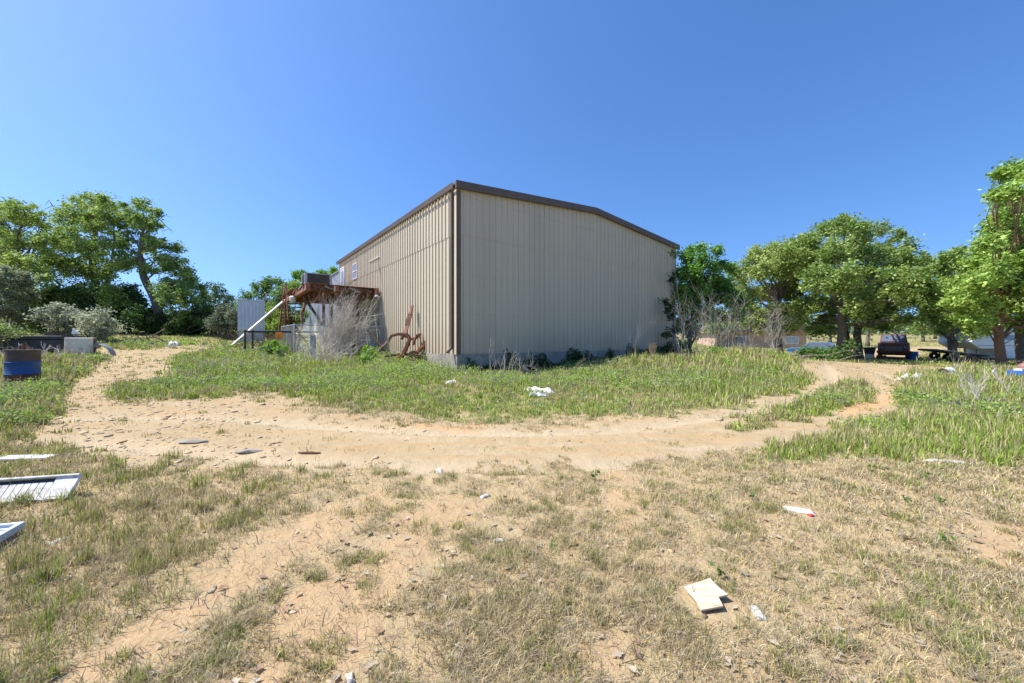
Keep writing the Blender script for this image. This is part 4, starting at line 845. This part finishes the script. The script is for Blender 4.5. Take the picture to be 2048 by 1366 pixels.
MB().tube([(-.1,0,.1),(-.06,0,.2),(.06,0,.2),(.1,0,.1)], .01, 6).build('handle', M['black'], ob)
lk = empty('metal_locker', GY(503, 25.5), .6, 'tall pale blue grey sheet metal cabinet standing before the trees', 'cabinet'); zl = lk.location.z
pr_ = ribs(-.75, .75, .2, .02); mb = MB(); n = len(pr_); mb.sheet([(s, -.42-d, 1.95-zl) for s, d in pr_]+[(s, -.42-d, 4.0-zl) for s, d in pr_], n, 2)
mb.build('front_panel', M['paleblue'], lk); MB().box((-.75,-.419,1.95-zl), (.75,.42,3.98-zl)).box((-.78,-.46,3.98-zl),(.78,.46,4.03-zl)).build('cabinet_body', M['paleblue'], lk, bevel=.008)
for sx in (-.7,.7):
    for sy in (-.37,.37): MB().box((sx-.04,sy-.04,-.2), (sx+.04,sy+.04,1.95-zl)).build('leg', M['grey'], lk)
MB().box((-.66,-.40,-.05), (.66,-.37,1.85-zl)).build('lower_panel', M['galv'], lk)
sh = empty('small_shed', GY(553, 31), .4, 'low rusty open shed seen behind the staircase', 'shed'); mb = MB()
mb.box((-.9,.9,-.3),(.9,1,1.5)).box((-.9,-.6,-.3),(-.82,.9,1.45)).box((.82,-.6,-.3),(.9,.9,1.45)).build('wall', M['rust_dark'], sh)
MB().prism([(-1.1,1.45),(1.1,1.75),(1.1,1.8),(-1.1,1.5)], -.9, 1.1).build('roof', M['woodgrey'], sh)
# ------------------------------------------------------------------ rusty farm implement against the side wall
im = empty('rusty_implement', GY(805, 16.9), 0, 'rusted iron plough frame with curved arms leaning near the corner of the building', 'plough'); b0 = im.location
def ip(u, v, dy=0.): return P(u, v, 16.9+dy)-b0
def arm(name, pts, w0, w1, mat='rust_dark'):
    q = []
    pp = [ip(*a) for a in pts]
    for i in range(len(pp)-1):
        for t in (0,.33,.66): q.append(pp[i].lerp(pp[i+1], t))
    q.append(pp[-1]); n = len(q); MB().tube(q, [w0+(w1-w0)*i/(n-1) for i in range(n)], 6).build(name, M[mat], im, smooth=2)
mb = MB(); a = [ip(809,672,.15), ip(815,650,.3), ip(820,628,.45), ip(825,611,.55)]
for i, (wd) in enumerate((.21,.22,.19)): mb.bar(a[i], a[i+1], wd, .05)
mb.build('shank', M['rust'], im, bevel=.008)
arm('curved_arm', [(760,700,-.3),(768,690,-.2),(776,684,-.1),(782,672,0),(796,668,.05),(808,669,.1),(818,676,.1)], .055, .075)
arm('curved_arm', [(803,678),(808,670,.1),(815,669,.15),(822,678,.15),(833,676,.1),(838,668,.1),(843,669,.1)], .07, .045)
arm('curved_arm', [(826,690),(830,679,.0),(834,670,.05),(838,671,.05),(841,677)], .06, .045)
arm('blade', [(834,706,-.1),(840,697,-.05),(848,692,0),(851,682,0)], .08, .13, 'rust_orange')
arm('blade', [(862,708,-.1),(858,700,-.05),(853,696,0)], .09, .03)
arm('main_frame', [(800,718,-.2),(808,704,-.1),(815,690,0),(820,676,.1)], .12, .09)
arm('main_frame', [(770,714,-.2),(800,708,-.1),(838,710,-.1),(862,716,-.2)], .06, .06)
MB().lathe([(.05,-.05),(.32,-.04),(.33,0),(.32,.04),(.05,.05)], ip(828,716,-.2), 20, 'y').build('wheel', M['rust_dark'], im)
MB().lathe([(.05,-.05),(.28,-.04),(.29,0),(.28,.04),(.05,.05)], ip(866,722,-.1), 20, 'y').build('wheel', M['rust_dark'], im)
tag(MB().tube([P(735,660,19)-P(750,700,19), P(764,694,18.3)-P(750,700,19)], .045, 6).build('rusty_bar', M['rust_dark'], None, loc=P(750,700,19)), 'short rusty bar leaning at the corner of the roll up door', 'bar')
# ------------------------------------------------------------------ things on the left
dr = empty('steel_drum', GY(46, 9.4), .3, 'open steel drum with a blue band and a charred rusty top', 'drum')
mb = MB().lathe([(0,.02),(.285,.0),(.295,.01),(.295,.025),(.285,.035),(.285,.27),(.295,.285),(.285,.30)], n=48); mb.build('lower_band', M['rust_dark'], dr, smooth=2)
MB().lathe([(.286,.27),(.298,.285),(.287,.30),(.287,.56),(.298,.575),(.287,.59),(.287,.60)], n=48).build('blue_band', M['blue'], dr, smooth=2)
MB().lathe([(.285,.60),(.285,.86),(.297,.868),(.297,.882),(.285,.887),(.272,.88),(.272,.45),(0,.45)], n=48).build('upper_band', surf('charred_drum', (.06,.045,.04), (.12,.08,.06), 3, .8, .3, c3=(.25,.27,.30), s3=2.5, amt3=.35), dr, smooth=2)
b0 = dr.location
wr = empty('wire_tangle', b0+Vector((0,0,.46)), 0, 'rusty rod and looped wire sticking out of the blue banded drum', 'scrap wire')
MB().tube([(.0,.0,.0),(.01,0,.42),(.0,0,.57)], .022, 6).build('rod', M['rust_orange'], wr)
for sg in (-1, 1): MB().tube([(.01,0,.52),(sg*.07,0,.50),(sg*.16,0,.46),(sg*.25,.03,.43),(sg*.30,.05,.41)], .009, 5).build('wire', M['rust_orange'], wr)
tq = GY(87, 15.6); tr_ = empty('black_trough', tq, .25, 'long black plastic trough upside down behind the drum and sticks', 'trough')
mb = MB()
mb.prism([(-.95,-.1),(.95,-.1),(.90,.58),(-.90,.58)], -.45, .45).build('trough_body', M['black'], tr_, bevel=.03)
MB().box((-.98,-.5,.58), (.96,.5,.72)).build('rim', M['black'], tr_, bevel=.03)
wb = empty('white_cabinet', GY(161, 15.2), .72, 'dented dirty white metal cabinet standing right of the black trough', 'cabinet')
MB().box((-.38,-.32,-.05), (.38,.30,.76)).build('cabinet_body', surf('dirty_white', (.70,.64,.53), (.55,.49,.39), 2.5, .6, .2, c3=(.32,.27,.2), s3=5, amt3=.6), wb, bevel=.03)
MB().box((.382,-.25,.0), (.41,.25,.72)).build('rear_panel', M['rust_dark'], wb); MB().box((-.36,-.345,.02),(.36,-.322,.72)).build('door', bpy.data.materials['dirty_white'], wb, bevel=.015)
q = P(143,668,15.9); tag(MB().prism([(0,0),(.38,.0),(.06,.24)], -.01, .02).build('white_sheet', M['white'], None, loc=q), 'torn white sheet leaning behind the dirty white cabinet', 'sheet')
fd = empty('metal_fender', GY(200, 15.4), .2, 'curved grey fender lying beside the dirty white cabinet', 'fender')
mb = MB(); pts = []
for i in range(13):
    t = math.radians(85-i*7.5)
    for yy in (-.13,.13): pts.append((-.15+.62*math.cos(t), yy, -.1+.58*math.sin(t)))
mb.sheet(pts, 2, 13).build('fender_sheet', M['grey'], fd, solid=.02, smooth=True)
MB().lathe([(0,-.15),(.13,-.15),(.13,.14),(.0,.14)], (-.18,.0,.42), 16, 'x').build('pipe_stub', M['grey'], fd, smooth=2)
def crumple(name, label, cat, base, rz, L, Wd, Ht, mat, seed, nx=26, ny=12, tilt=0.):
    """a crumpled sheet: folds of its own, lying on the ground"""
    pts = []
    for j in range(ny):
        for i in range(nx):
            a = i/(nx-1)-.5; b = j/(ny-1)-.5; e = min(1, (0.5-abs(b))*5)*min(1, (.5-abs(a))*7)
            h = (fbm(a*6+seed, b*5+seed, seed, 4)*1.1-.05)*Ht*e; r1 = 1+.22*(float(vnoise(a*5+9, b*5, seed+5))-.5)
            pts.append((a*L*r1, b*Wd*r1, float(h)+tilt*a*L+.012))
    o = MB().sheet(pts, nx, ny).build(name, M[mat] if isinstance(mat, str) else mat, None, solid=.006, smooth=True, loc=Vector(base)-Vector((0,0,.01))); o.rotation_euler.z = rz
    return tag(o, label, cat)
tarp = surf('white_tarpaulin', (.72,.72,.70), (.55,.55,.53), 6, .45, .3, c3=(.4,.38,.34), s3=10, amt3=.5)
crumple('trash_bag', 'crumpled white plastic bag lying in the green grass before the left tree line', 'bag', G(346,692), .4, .55, .4, .34, tarp, 3)
crumple('pale_tarp', 'long pale plank like tarp between the drum and the dirty white cabinet', 'tarp', G(104,702), .05, 1.3, .4, .16, surf('faded_tarp', (.55,.53,.46),(.42,.4,.34),4,.7), 7)
crumple('white_tarp', 'crumpled white tarp in the weeds below the half buried tyre', 'tarp', G(1077,784), -.62, .92, .24, .16, tarp, 11)
crumple('grey_rag', 'small grey cloth tucked under the crumpled white tarp', 'rag', G(1078,793), -.3, .5, .3, .17, 'galv', 13)
crumple('plastic_bag', 'small pale grey plastic bag lying before the corner of the building', 'bag', G(903,767), .1, .34, .28, .13, tarp, 17)
crumple('plastic_sheet', 'long white plastic sheet in the grass between the track and the white pipe', 'plastic sheet', G(1826,760), .25, 1.25, .42, .30, tarp, 19)
wp = empty('white_pipe', G(1892,753), .45, 'short open white pipe piece lying in the grass right of the plastic sheet', 'pipe')
mb = MB().lathe([(.15,-.3),(.15,.28),(.17,.29),(.17,.34),(.13,.34),(.13,-.28)], (0,0,.17), 24, 'x'); mb.build('pipe_wall', tarp, wp, smooth=2)
for i, (u, v, rz, L) in enumerate(((2002,752,.1,.7),(2020,756,-.2,.6))):
    tag(MB().box((-L/2,-.07,.02), (L/2,.07,.06)).build('white_board', M['white'], None, bevel=.005, loc=G(u,v)), ['white board lying left of the blue crate','second white board touching the blue crate, nearest the right edge'][i], 'board').rotation_euler = (.1,.12,rz)
tag(MB().box((-.04,-.03,0), (.04,.03,.3)).build('white_stake', M['white'], None, bevel=.01, loc=G(1988,756)), 'short white stake standing in the grass left of the white boards', 'stake')
bc = empty('blue_crate', G(2044,760), .2, 'blue plastic crate with white scraps at the right edge of the photo', 'crate')
mb = MB().box((-.3,-.22,0),(.3,.22,.03)).box((-.3,-.22,.03),(-.27,.22,.34)).box((.27,-.22,.03),(.3,.22,.34)).box((-.27,-.22,.03),(.27,-.19,.34)).box((-.27,.19,.03),(.27,.22,.34)).box((-.32,-.24,.30),(.32,-.22,.36)); mb.build('crate_body', M['bluep'], bc, bevel=.01)
mb = MB()
for k in range(7): mb.box((-.25+k*.075,-.226,.06), (-.21+k*.075,-.2205,.27))
mb.build('slot', M['black'], bc); MB().box((-.2,-.1,.32),(.05,.1,.40)).build('scrap', M['white'], bc)
rj = empty('red_jug', GY(2050, 15.0), .1, 'faded red plastic jug behind the blue crate', 'jug')
MB().lathe([(0,0),(.17,0),(.19,.05),(.19,.38),(.14,.47),(.05,.51),(.05,.58),(0,.58)], n=20).build('jug_body', surf('faded_red', (.24,.10,.085), (.34,.2,.17), 3, .6), rj, smooth=2); MB().tube([(.06,0,.52),(.16,0,.52),(.18,0,.42)], .02, 6).build('handle', surf('faded_red', (.24,.10,.085), (.34,.2,.17), 3, .6), rj)
ty = empty('old_tyre', G(1062,752)+Vector((0,0,.16)), 0, 'worn black tyre half buried in the weeds under the shaded wall', 'tyre'); ty.rotation_euler = (math.radians(22), math.radians(18), .3)
MB().lathe([(.19,-.09),(.26,-.11),(.33,-.10),(.355,-.07),(.36,0),(.355,.07),(.33,.10),(.26,.11),(.19,.09),(.21,.05),(.24,.06),(.3,.06),(.32,0),(.3,-.06),(.24,-.06),(.21,-.05),(.19,-.09)], n=40).build('tread_ring', M['rubber'], ty, smooth=2)
mb = MB()
for k in range(40):
    a = 2*math.pi*k/40; mb.box((.352,-.012,-.075),(.368,.012,.075), Matrix.Rotation(a, 4, 'Z'))
mb.build('tread_block', M['rubber'], ty)
# louvred panels and boards in the foreground
wdirt = surf('dirty_white_plastic', (.74,.73,.70), (.50,.47,.41), 9, .6, .2, c3=(.34,.27,.19), s3=16, amt3=.75)
lv = empty('louvred_panel', (-4.56, 2.98, Hs(-4.56,2.98)+.0), .2, 'white louvred vent panel with a dark slot in the dry grass', 'vent panel'); lv.rotation_euler = (math.radians(48), 0, .225)
mb = MB().box((-.9,.19,0),(.86,.205,.05)).box((-.9,-.0,0),(.86,.02,.03)).box((.70,.02,.0),(.86,.19,.032)).box((-.9,.02,.0),(-.8,.19,.032)); mb.build('frame', wdirt, lv, bevel=.003)
mb = MB()
for k in range(30): mb.box((-.79+k*.0495,.02,.008),(-.7475+k*.0495,.155,.022))
mb.box((-.8,.02,.0),(.70,.155,.008)); mb.build('louvre', wdirt, lv); MB().box((-.8,.157,.002),(.70,.188,.012)).build('slot', M['black'], lv)
l2 = empty('louvred_panel', (-3.62, 2.36, Hs(-3.52,2.32)+.05), .45, 'grey blue slatted panel cut by the left edge, nearest the camera', 'vent panel'); l2.rotation_euler = (0, .06, .42)
MB().box((-.5,-.2,0),(.32,-.17,.05)).box((-.5,.12,0),(.32,.15,.05)).box((.29,-.17,0),(.32,.12,.05)).build('frame', M['paleblue'], l2, bevel=.004)
mb = MB()
for k in range(7): mb.box((-.5,-.165+k*.041,.005),(.29,-.138+k*.041,.03))
mb.build('slat', M['paleblue'], l2)
bd = G(20, 922); o = tag(MB().box((-.5,-.07,.02), (.42,.07,.045)).build('white_plank', M['white'], None, bevel=.006, loc=bd), 'flat weathered white plank at the left edge above the louvred panel', 'board'); o.rotation_euler.z = .12
# torn plywood
pts = [G(*q) for q in ((1368,1188),(1420,1174),(1438,1190),(1457,1204),(1437,1208),(1447,1224),(1402,1230),(1392,1212))]; c0 = pts[0].copy()
o = MB().prism([((p-c0).x, (p-c0).y) for p in pts], .030, .040, 'z').build('plywood_scrap', M['wood'], None, bevel=.0015, loc=c0); o.rotation_euler = (.03,-.02,0)
tag(o, 'torn pale plywood scrap lying in the dry grass at the lower right', 'plywood')
crumple('cloth_strip', 'flattened white cloth strip on the dry grass at the right, red scrap at its end', 'cloth', G(1597,1022), -.55, .21, .075, .03, tarp, 23, 18, 8)
crumple('red_scrap', 'tiny red plastic scrap at the end of the white cloth strip', 'scrap', G(1622,1032), .3, .05, .035, .02, 'red', 29, 8, 6)
scr = surf('dull_paper', (.50,.48,.43), (.36,.34,.29), 9, .8)
for i, (u, v, L, lb) in enumerate(((998,1083,.07,'small white paper scrap in the middle of the dry grass'),(970,994,.10,'small white stone like scrap above the middle paper scrap'),(1515,1228,.10,'clear crumpled wrapper right of the plywood scrap'),
      (700,1360,.06,'white scrap cut by the bottom edge of the photo'),(1890,925,.35,'thin pale strip of plastic lying in the right hand grass'),(1930,862,.22,'short pale strip in the green grass at the right'),(118,1085,.10,'pale curled scrap in the grass below the white louvred panel'),(878,945,.16,'flat pale flake of stone at the near edge of the track'))):
    crumple('paper_scrap', lb, 'scrap', G(u,v), i*.7, L, L*(.5 if i < 4 else .25 if i < 6 else .5), .02+.1*L, scr, 31+i, 9, 7)
# pale sandstone slabs and a dark stick on the track
for i, (u, v, L, lb) in enumerate(((620,908,.17,'short dark stick lying on the pale track'),(385,885,.22,'grey flat stone slab on the stony left part of the track'),(500,905,.2,'pale flat stone slab between the dark stick and the grey slab'))):
    V, Fc = ico(); s = np.array([L, L*(.35 if i else .10), .025 if i else .018]); vv = V*s*(1+np.random.default_rng(i).normal(0,.12,(12,1)))
    m_ = MB(); m_.v = [tuple(a) for a in vv]; m_.f = [tuple(int(k) for k in a) for a in Fc]; p = G(u, v); p.z += .012
    tag(m_.build('flat_stone' if i else 'dark_stick', [M['rust_dark'], M['woodgrey'], M['concrete']][i], None, loc=p), lb, 'stone' if i else 'stick')
# seedlings
def seedling(loc, lb, k, hgt, n):
    r_ = random.Random(k); e = empty('seedling', loc, r_.uniform(0,6), lb, 'seedling', 'small broad leaved seedlings in the dry grass')
    MB().tube([(0,0,-.01),(.004,0,hgt*.5),(0,.004,hgt)], .0022, 5).build('stem', M['leaf2'], e)
    cs = np.array([[r_.gauss(0,hgt*.22), r_.gauss(0,hgt*.22), hgt*(.35+.7*r_.random())] for _ in range(n)])
    v, f, c_ = leaves_at(cs, np.full(n, hgt*.42), np.tile([[.10,.19,.04]], (n,1))*np.array([[.7+.7*r_.random()] for _ in range(n)]), up=.2); np_mesh('leaves', v, f, M['leaf'], c_, e)
M['leaf2'] = surf('green_stem', (.10,.2,.04), (.16,.2,.06), 9, .7)
for k, (u, v, h, lb) in enumerate(((1505,1000,.07,'glossy green seedling above the white cloth strip'),(1437,1158,.07,'upright green seedling just above the torn plywood scrap'),(1815,1012,.07,'green seedling right of the white cloth strip'),(1878,1010,.07,'green seedling near the right edge, level with the white cloth strip'),
      (1742,948,.08,'small green seedling at the lower edge of the green grass on the right'),(1853,962,.08,'leafy seedling between the two thin pale strips'),(1190,962,.10,'leafy green seedling at the near edge of the track'),(1890,1090,.07,'yellow green seedling in the bare patch at the right edge'))):
    seedling(G(u, v), lb, k, h, 9)
# reeds and bunch grass in front of the wall
def plume(name, label, base, n, h, spread, mat, arch=0.):
    mb = MB()
    for k in range(n):
        a = random.uniform(0, 6.28); s = random.random()*spread; hh = h*random.uniform(.6,1); p = [(math.cos(a)*s*t*(.5+.5*t)+arch*t*t, math.sin(a)*s*t, hh*t*(1-.35*abs(arch)*t*t)) for t in (0,.3,.6,.85,1)]
        mb.tube(p, [.006,.008,.010,.006,.002], 3, False)
    return tag(mb.build(name, mat, None, loc=base), label, 'bunch grass')
strawm = surf('dry_straw', (.52,.40,.24), (.40,.29,.16), 6, .9)
plume('bunch_grass', 'upright tan bunch of dry grass below the right end of the shaded wall', GY(1306,16.5), 110, .95, .22, strawm)
plume('bunch_grass', 'drooping reddish brown dry grass right of the upright tan bunch', GY(1338,17), 90, .6, .55, strawm, arch=.4)
plume('bunch_grass', 'arching grey dry reed right of the half buried tyre', GY(1148,13.6), 9, .75, .10, strawm, arch=.45)
# fallen branch frame in the left grass
fb = G(285, 690); mb = MB()
for a, b in (((-.9,0,.35),(.9,.1,.55)),((-.7,0,0),(-.3,.1,.5)),((.2,0,.5),(.5,.1,0)),((.3,.05,.45),(1.1,.1,.9)),((.5,.0,.5),(1.3,.1,.05)),((-.2,0,.4),(.1,.2,.02))): mb.tube(wob(a, b, 5, .04), .028, 5)
tag(mb.build('fallen_branch', M['twig_brown'], None, loc=fb), 'dark forked fallen branch propped in the grass before the left tree line', 'branch')
wa = G(445, 676); tag(MB().tube(wob((-1.3,0,.1),(1.2,.2,.15),6,.02), .03, 5).build('fallen_branch', M['twig'], None, loc=G(475,706)), 'pale thin fallen branch in the grass left of the staircase', 'branch')
# ------------------------------------------------------------------ vehicles and far things on the right
tk = empty('rusted_truck', GY(1787, 31), 0, 'old rusted maroon truck with a wide bumper parked under the largest oak', 'truck'); tk.rotation_euler.z = -math.atan2(31*(1787-U0)/F, 31)
maroon = surf('rusted_maroon_paint', (.20,.07,.055), (.12,.04,.035), 2.5, .6, .1, c3=(.24,.12,.08), s3=7, amt3=.7)
def prof(mb, rows, y):  # rows of half widths up the height at given y positions -> lofted body
    return mb
mb = MB(); secs = [(-1.0,[(.70,.55),(.80,.85),(.78,1.12),(.60,1.22)]),(-.8,[(.88,.5),(.93,.85),(.9,1.18),(.70,1.30)]),(.4,[(.90,.5),(.95,.85),(.93,1.24),(.74,1.36)]),(.7,[(.90,.5),(.95,.85),(.94,1.28),(.80,1.38)]),(4.3,[(.90,.5),(.95,.85),(.94,1.28),(.80,1.33)])]
for i, (y, s) in enumerate(secs):
    for sx in (-1, 1):
        for (hw, z) in (s if sx == -1 else s[::-1]): mb.v.append((sx*hw, y, z))
for i in range(len(secs)-1):
    for j in range(8):
        j2 = (j+1) % 8; mb.f.append((i*8+j, i*8+j2, (i+1)*8+j2, (i+1)*8+j))
mb.f.append(tuple(range(8))[::-1]); mb.f.append(tuple(range(32,40))); mb.build('truck_body', maroon, tk, bevel=.04)
mb = MB(); n = 0
for y, hw, z in ((.55,.82,1.36),(.85,.72,2.02),(2.4,.72,2.05),(2.6,.82,1.36)): mb.v += [(-hw,y,z),(hw,y,z)]
mb.f = [(0,1,3,2),(2,3,5,4),(4,5,7,6),(0,2,4,6),(1,7,5,3),(0,6,7,1)]; mb.build('cab', maroon, tk, bevel=.04)
w_ = MB(); w_.v = [(-.72,.555,1.43),(-.04,.555,1.43),(-.04,.81,1.95),(-.64,.81,1.95)]; w_.f = [(0,1,2,3)]; w_.build('windscreen', M['glass'], tk)
w_ = MB(); w_.v = [(.04,.555,1.43),(.72,.555,1.43),(.64,.81,1.95),(.04,.81,1.95)]; w_.f = [(0,1,2,3)]; w_.build('windscreen', M['glass'], tk)
mb = MB().box((-.98,-1.22,.48),(.98,-1.06,.68)); mb.box((-.9,-1.06,.52),(-.8,-.9,.62)).box((.8,-1.06,.52),(.9,-.9,.62)); mb.build('bumper', M['rust_dark'], tk, bevel=.02)
mb = MB()
for k in range(6): mb.box((-.5,-1.035,.66+k*.065),(.5,-1.005,.69+k*.065))
mb.build('grille', M['grey'], tk)
for sx in (-1,1): MB().lathe([(0,-.05),(.09,-.04),(.11,0),(.11,.08)], (sx*.64,-.98,.92), 16, 'y').build('headlight', M['glass'], tk, smooth=True)
for y in (-.3, 3.3):
    for sx in (-1, 1):
        wh = MB().lathe([(.17,-.11),(.33,-.11),(.36,-.06),(.36,.06),(.33,.11),(.17,.11)], (sx*.82,y,.36), 24, 'x').build('wheel', M['rubber'], tk, smooth=2); MB().lathe([(0,-.08),(.17,-.08),(.17,.08),(0,.08)], (sx*.82,y,.36), 16, 'x').build('rim', M['rust'], wh)
MB().box((-1.0,-1.1,.02),(-.4,-.7,.28)).box((-.3,-1.3,.02),(.6,-1.12,.12)).box((-.85,-.6,.3),(.85,4.2,.49)).build('chassis', M['rust_dark'], tk)
bdm = empty('blue_drum', GY(1826, 30), 0, 'blue plastic drum standing right of the rusted truck', 'drum')
MB().lathe([(0,0),(.27,0),(.29,.04),(.29,.2),(.30,.22),(.29,.24),(.29,.42),(.30,.44),(.29,.46),(.29,.62),(.26,.66),(.0,.66)], n=24).build('drum_body', M['bluep'], bdm, smooth=2)
MB().lathe([(.3,.64),(.3,.68),(.27,.68)], n=24).build('lid_ring', M['grey'], bdm)
tb = empty('trash_bin', GY(1739, 32), -.75, 'open black trash bin on a pale stand left of the rusted truck', 'bin')
MB().prism([(-.3,.35),(.3,.35),(.4,.85),(-.4,.85)], -.28, .28).build('bin_body', M['black'], tb, bevel=.02); MB().box((-.45,-.32,.85),(.45,.32,.9)).build('rim', M['black'], tb); MB().box((-.3,-.22,0),(.3,.22,.35)).build('stand', M['white'], tb)
ft = empty('flat_trailer', GY(1900, 28), -.25, 'tilted black flat trailer bed lying low before the forked oak', 'trailer'); ft.rotation_euler = (0, .14, -.3)
mb = MB().box((-1.5,-.9,.62),(1.5,.9,.74)); mb.build('bed', M['black'], ft, bevel=.02)
mb = MB()
for k in range(12): mb.box((-1.4+k*.25,-.88,.742),(-1.2+k*.25,.88,.77))
mb.build('plank', M['grey'], ft); MB().bar((1.5,0,.6),(2.4,0,.35),.1).build('drawbar', M['black'], ft)
for sx in (-.4,.4):
    for sy in (-.95,.95): MB().lathe([(.1,-.08),(.28,-.08),(.30,0),(.28,.08),(.1,.08)], (sx,sy,.35), 20, 'y').build('wheel', M['rubber'], ft, smooth=2)
for k in range(4): MB().bar((-1.2+k*.7,-.85,.60),(-1.1+k*.7,-.8,.1),.05).build('strut', M['rust_dark'], ft)
rv = empty('travel_trailer', Vector((30*(1943-U0)/F, 30, Hs(38,30)-.32)), 0, 'white travel trailer with a raised slanted nose behind the rusty trunked oak', 'trailer'); rv.rotation_euler.z = .05
mb = MB().prism([(0,1.75),(.25,2.55),(.7,2.78),(7.5,2.82),(7.5,.45),(2.55,.45),(2.55,1.25),(.85,1.25),(.1,1.62)], 0, 2.3); mb.build('trailer_body', surf('white_trailer_skin', (.74,.76,.78),(.62,.65,.68),1.3,.4), rv, bevel=.05)
MB().box((2.2,-.012,1.95),(3.6,.0,2.35)).box((4.4,-.012,1.7),(5.3,0,2.3)).build('window', M['glass'], rv)
MB().box((.55,-.008,1.45),(7.4,-.001,1.55)).build('stripe', M['galv'], rv)
MB().box((2.7,-.015,.5),(3.2,-.001,1.15)).build('hatch', M['white'], rv); MB().bar((.9,1.1,.0),(.9,1.1,1.25),.1).build('leg', M['grey'], rv); MB().bar((.9,.3,.0),(.9,.3,1.25),.1).build('leg', M['grey'], rv)
for x in (4.7,5.6): MB().lathe([(.0,-.1),(.34,-.1),(.36,0),(.34,.1),(0,.1)], (x,.15,.36), 24, 'y').build('wheel', M['rubber'], rv, smooth=2)
# blue car beyond the bushes
cr = empty('parked_car', GY(1630, 37)-Vector((0,0,.25)), -.9, 'blue car with a dark open rear parked behind the bushes left of the big oaks', 'car')
cb = surf('blue_car_paint', (.015,.09,.22), (.02,.11,.26), 2, .3)
mb = MB().prism([(-2.1,.3),(-2.15,.65),(-1.9,.85),(-.9,.92),(1.6,.95),(2.1,.85),(2.15,.5),(2.1,.3)], -.85, .85); mb.build('car_body', cb, cr, bevel=.06)
mb = MB().prism([(-.9,.92),(-.35,1.4),(1.1,1.42),(1.7,.95)], -.72, .72); mb.build('cabin', M['glass'], cr, bevel=.05); MB().box((-.3,-.66,1.405),(1.05,.66,1.44)).build('roof', cb, cr)
for x in (-1.35,1.35):
    for y in (-.8,.8): MB().lathe([(0,-.1),(.2,-.1),(.31,-.09),(.33,0),(.31,.09),(0,.1)], (x,y,.33), 20, 'y').build('wheel', M['rubber'], cr, smooth=2)
ho = empty('brick_house', GY(1540, 48), -.15, 'low pink brick house with a white window behind the bare brush and oaks', 'house'); ph = surf('pink_brick', (.55,.40,.31),(.48,.34,.26),3,.9)
MB().box((-6.5,0,-.5),(4.2,7,2.0)).build('wall', ph, ho); MB().prism([(-7,1.98),(4.7,1.98),(3.2,3.3),(-5.5,3.3)], -.5, 7.5).build('roof', surf('brown_shingles',(.22,.17,.13),(.16,.12,.1),4,.9), ho)
wn = MB().box((1.7,-.05,.5),(3.3,-.005,1.5)).build('window', M['white'], ho); MB().box((1.8,-.065,.6),(2.46,-.051,1.4)).box((2.54,-.065,.6),(3.2,-.051,1.4)).build('pane', surf('bright_pane',(.45,.52,.6),(.35,.42,.5),3,.15), wn)
wn = MB().box((-4.2,-.05,.5),(-2.8,-.005,1.5)).build('window', M['white'], ho); MB().box((-4.1,-.065,.6),(-2.9,-.051,1.4)).build('pane', M['glass'], wn)
wf = empty('wire_fence', GY(1850, 75), 0, 'thin wire fence with dark posts crossing the far field', 'fence'); b0 = wf.location
ps = [GY(1560+i*30, 75+i*.5) for i in range(20)]
for p in ps: MB().tube([p-b0-Vector((0,0,.1)), p-b0+Vector((0,0,1.3))], .06, 5).build('post', M['woodgrey'], wf)
mb = MB()
for hh in (.4,.8,1.2): mb.tube([p-b0+Vector((0,0,hh)) for p in ps], .012, 3, False)
mb.build('wire', M['galv'], wf)
shrub('green_bush', 'low green bush at the foot of the largest oak, right of the bare brush', 'bush', 25.5, 1650, [(1630,706,10),(1650,708,10),(1612,704,8),(1668,710,7)], col=((.07,.15,.025),(.16,.27,.05)), size=.11)
shrub('dense_bush', 'dark green bush hugging the trunk of the largest oak', 'bush', 26.4, 1695, [(1695,708,10),(1702,690,8),(1672,700,9)], col=DARKG, size=.12)
shrub('green_bush', 'bright green bush at the foot of the bare white stems', 'bush', 18.0, 1425, [(1418,712,10),(1432,704,10),(1445,715,9),(1405,720,7),(1385,722,7)], col=((.11,.24,.03),(.22,.38,.06)), size=.08, sub=.2)
shrub('green_bush', 'small bright green bush at the fence left of the rusty implement', 'bush', 16.2, 738, [(733,702,8),(742,712,9),(730,718,8)], col=((.13,.26,.03),(.25,.40,.06)), size=.07, sub=.16)
shrub('green_bush', 'leafy green clump under the black pipe rail', 'bush', 17.5, 547, [(540,695,8),(552,692,8),(560,700,7)], col=((.12,.25,.03),(.24,.38,.06)), size=.08, sub=.18)
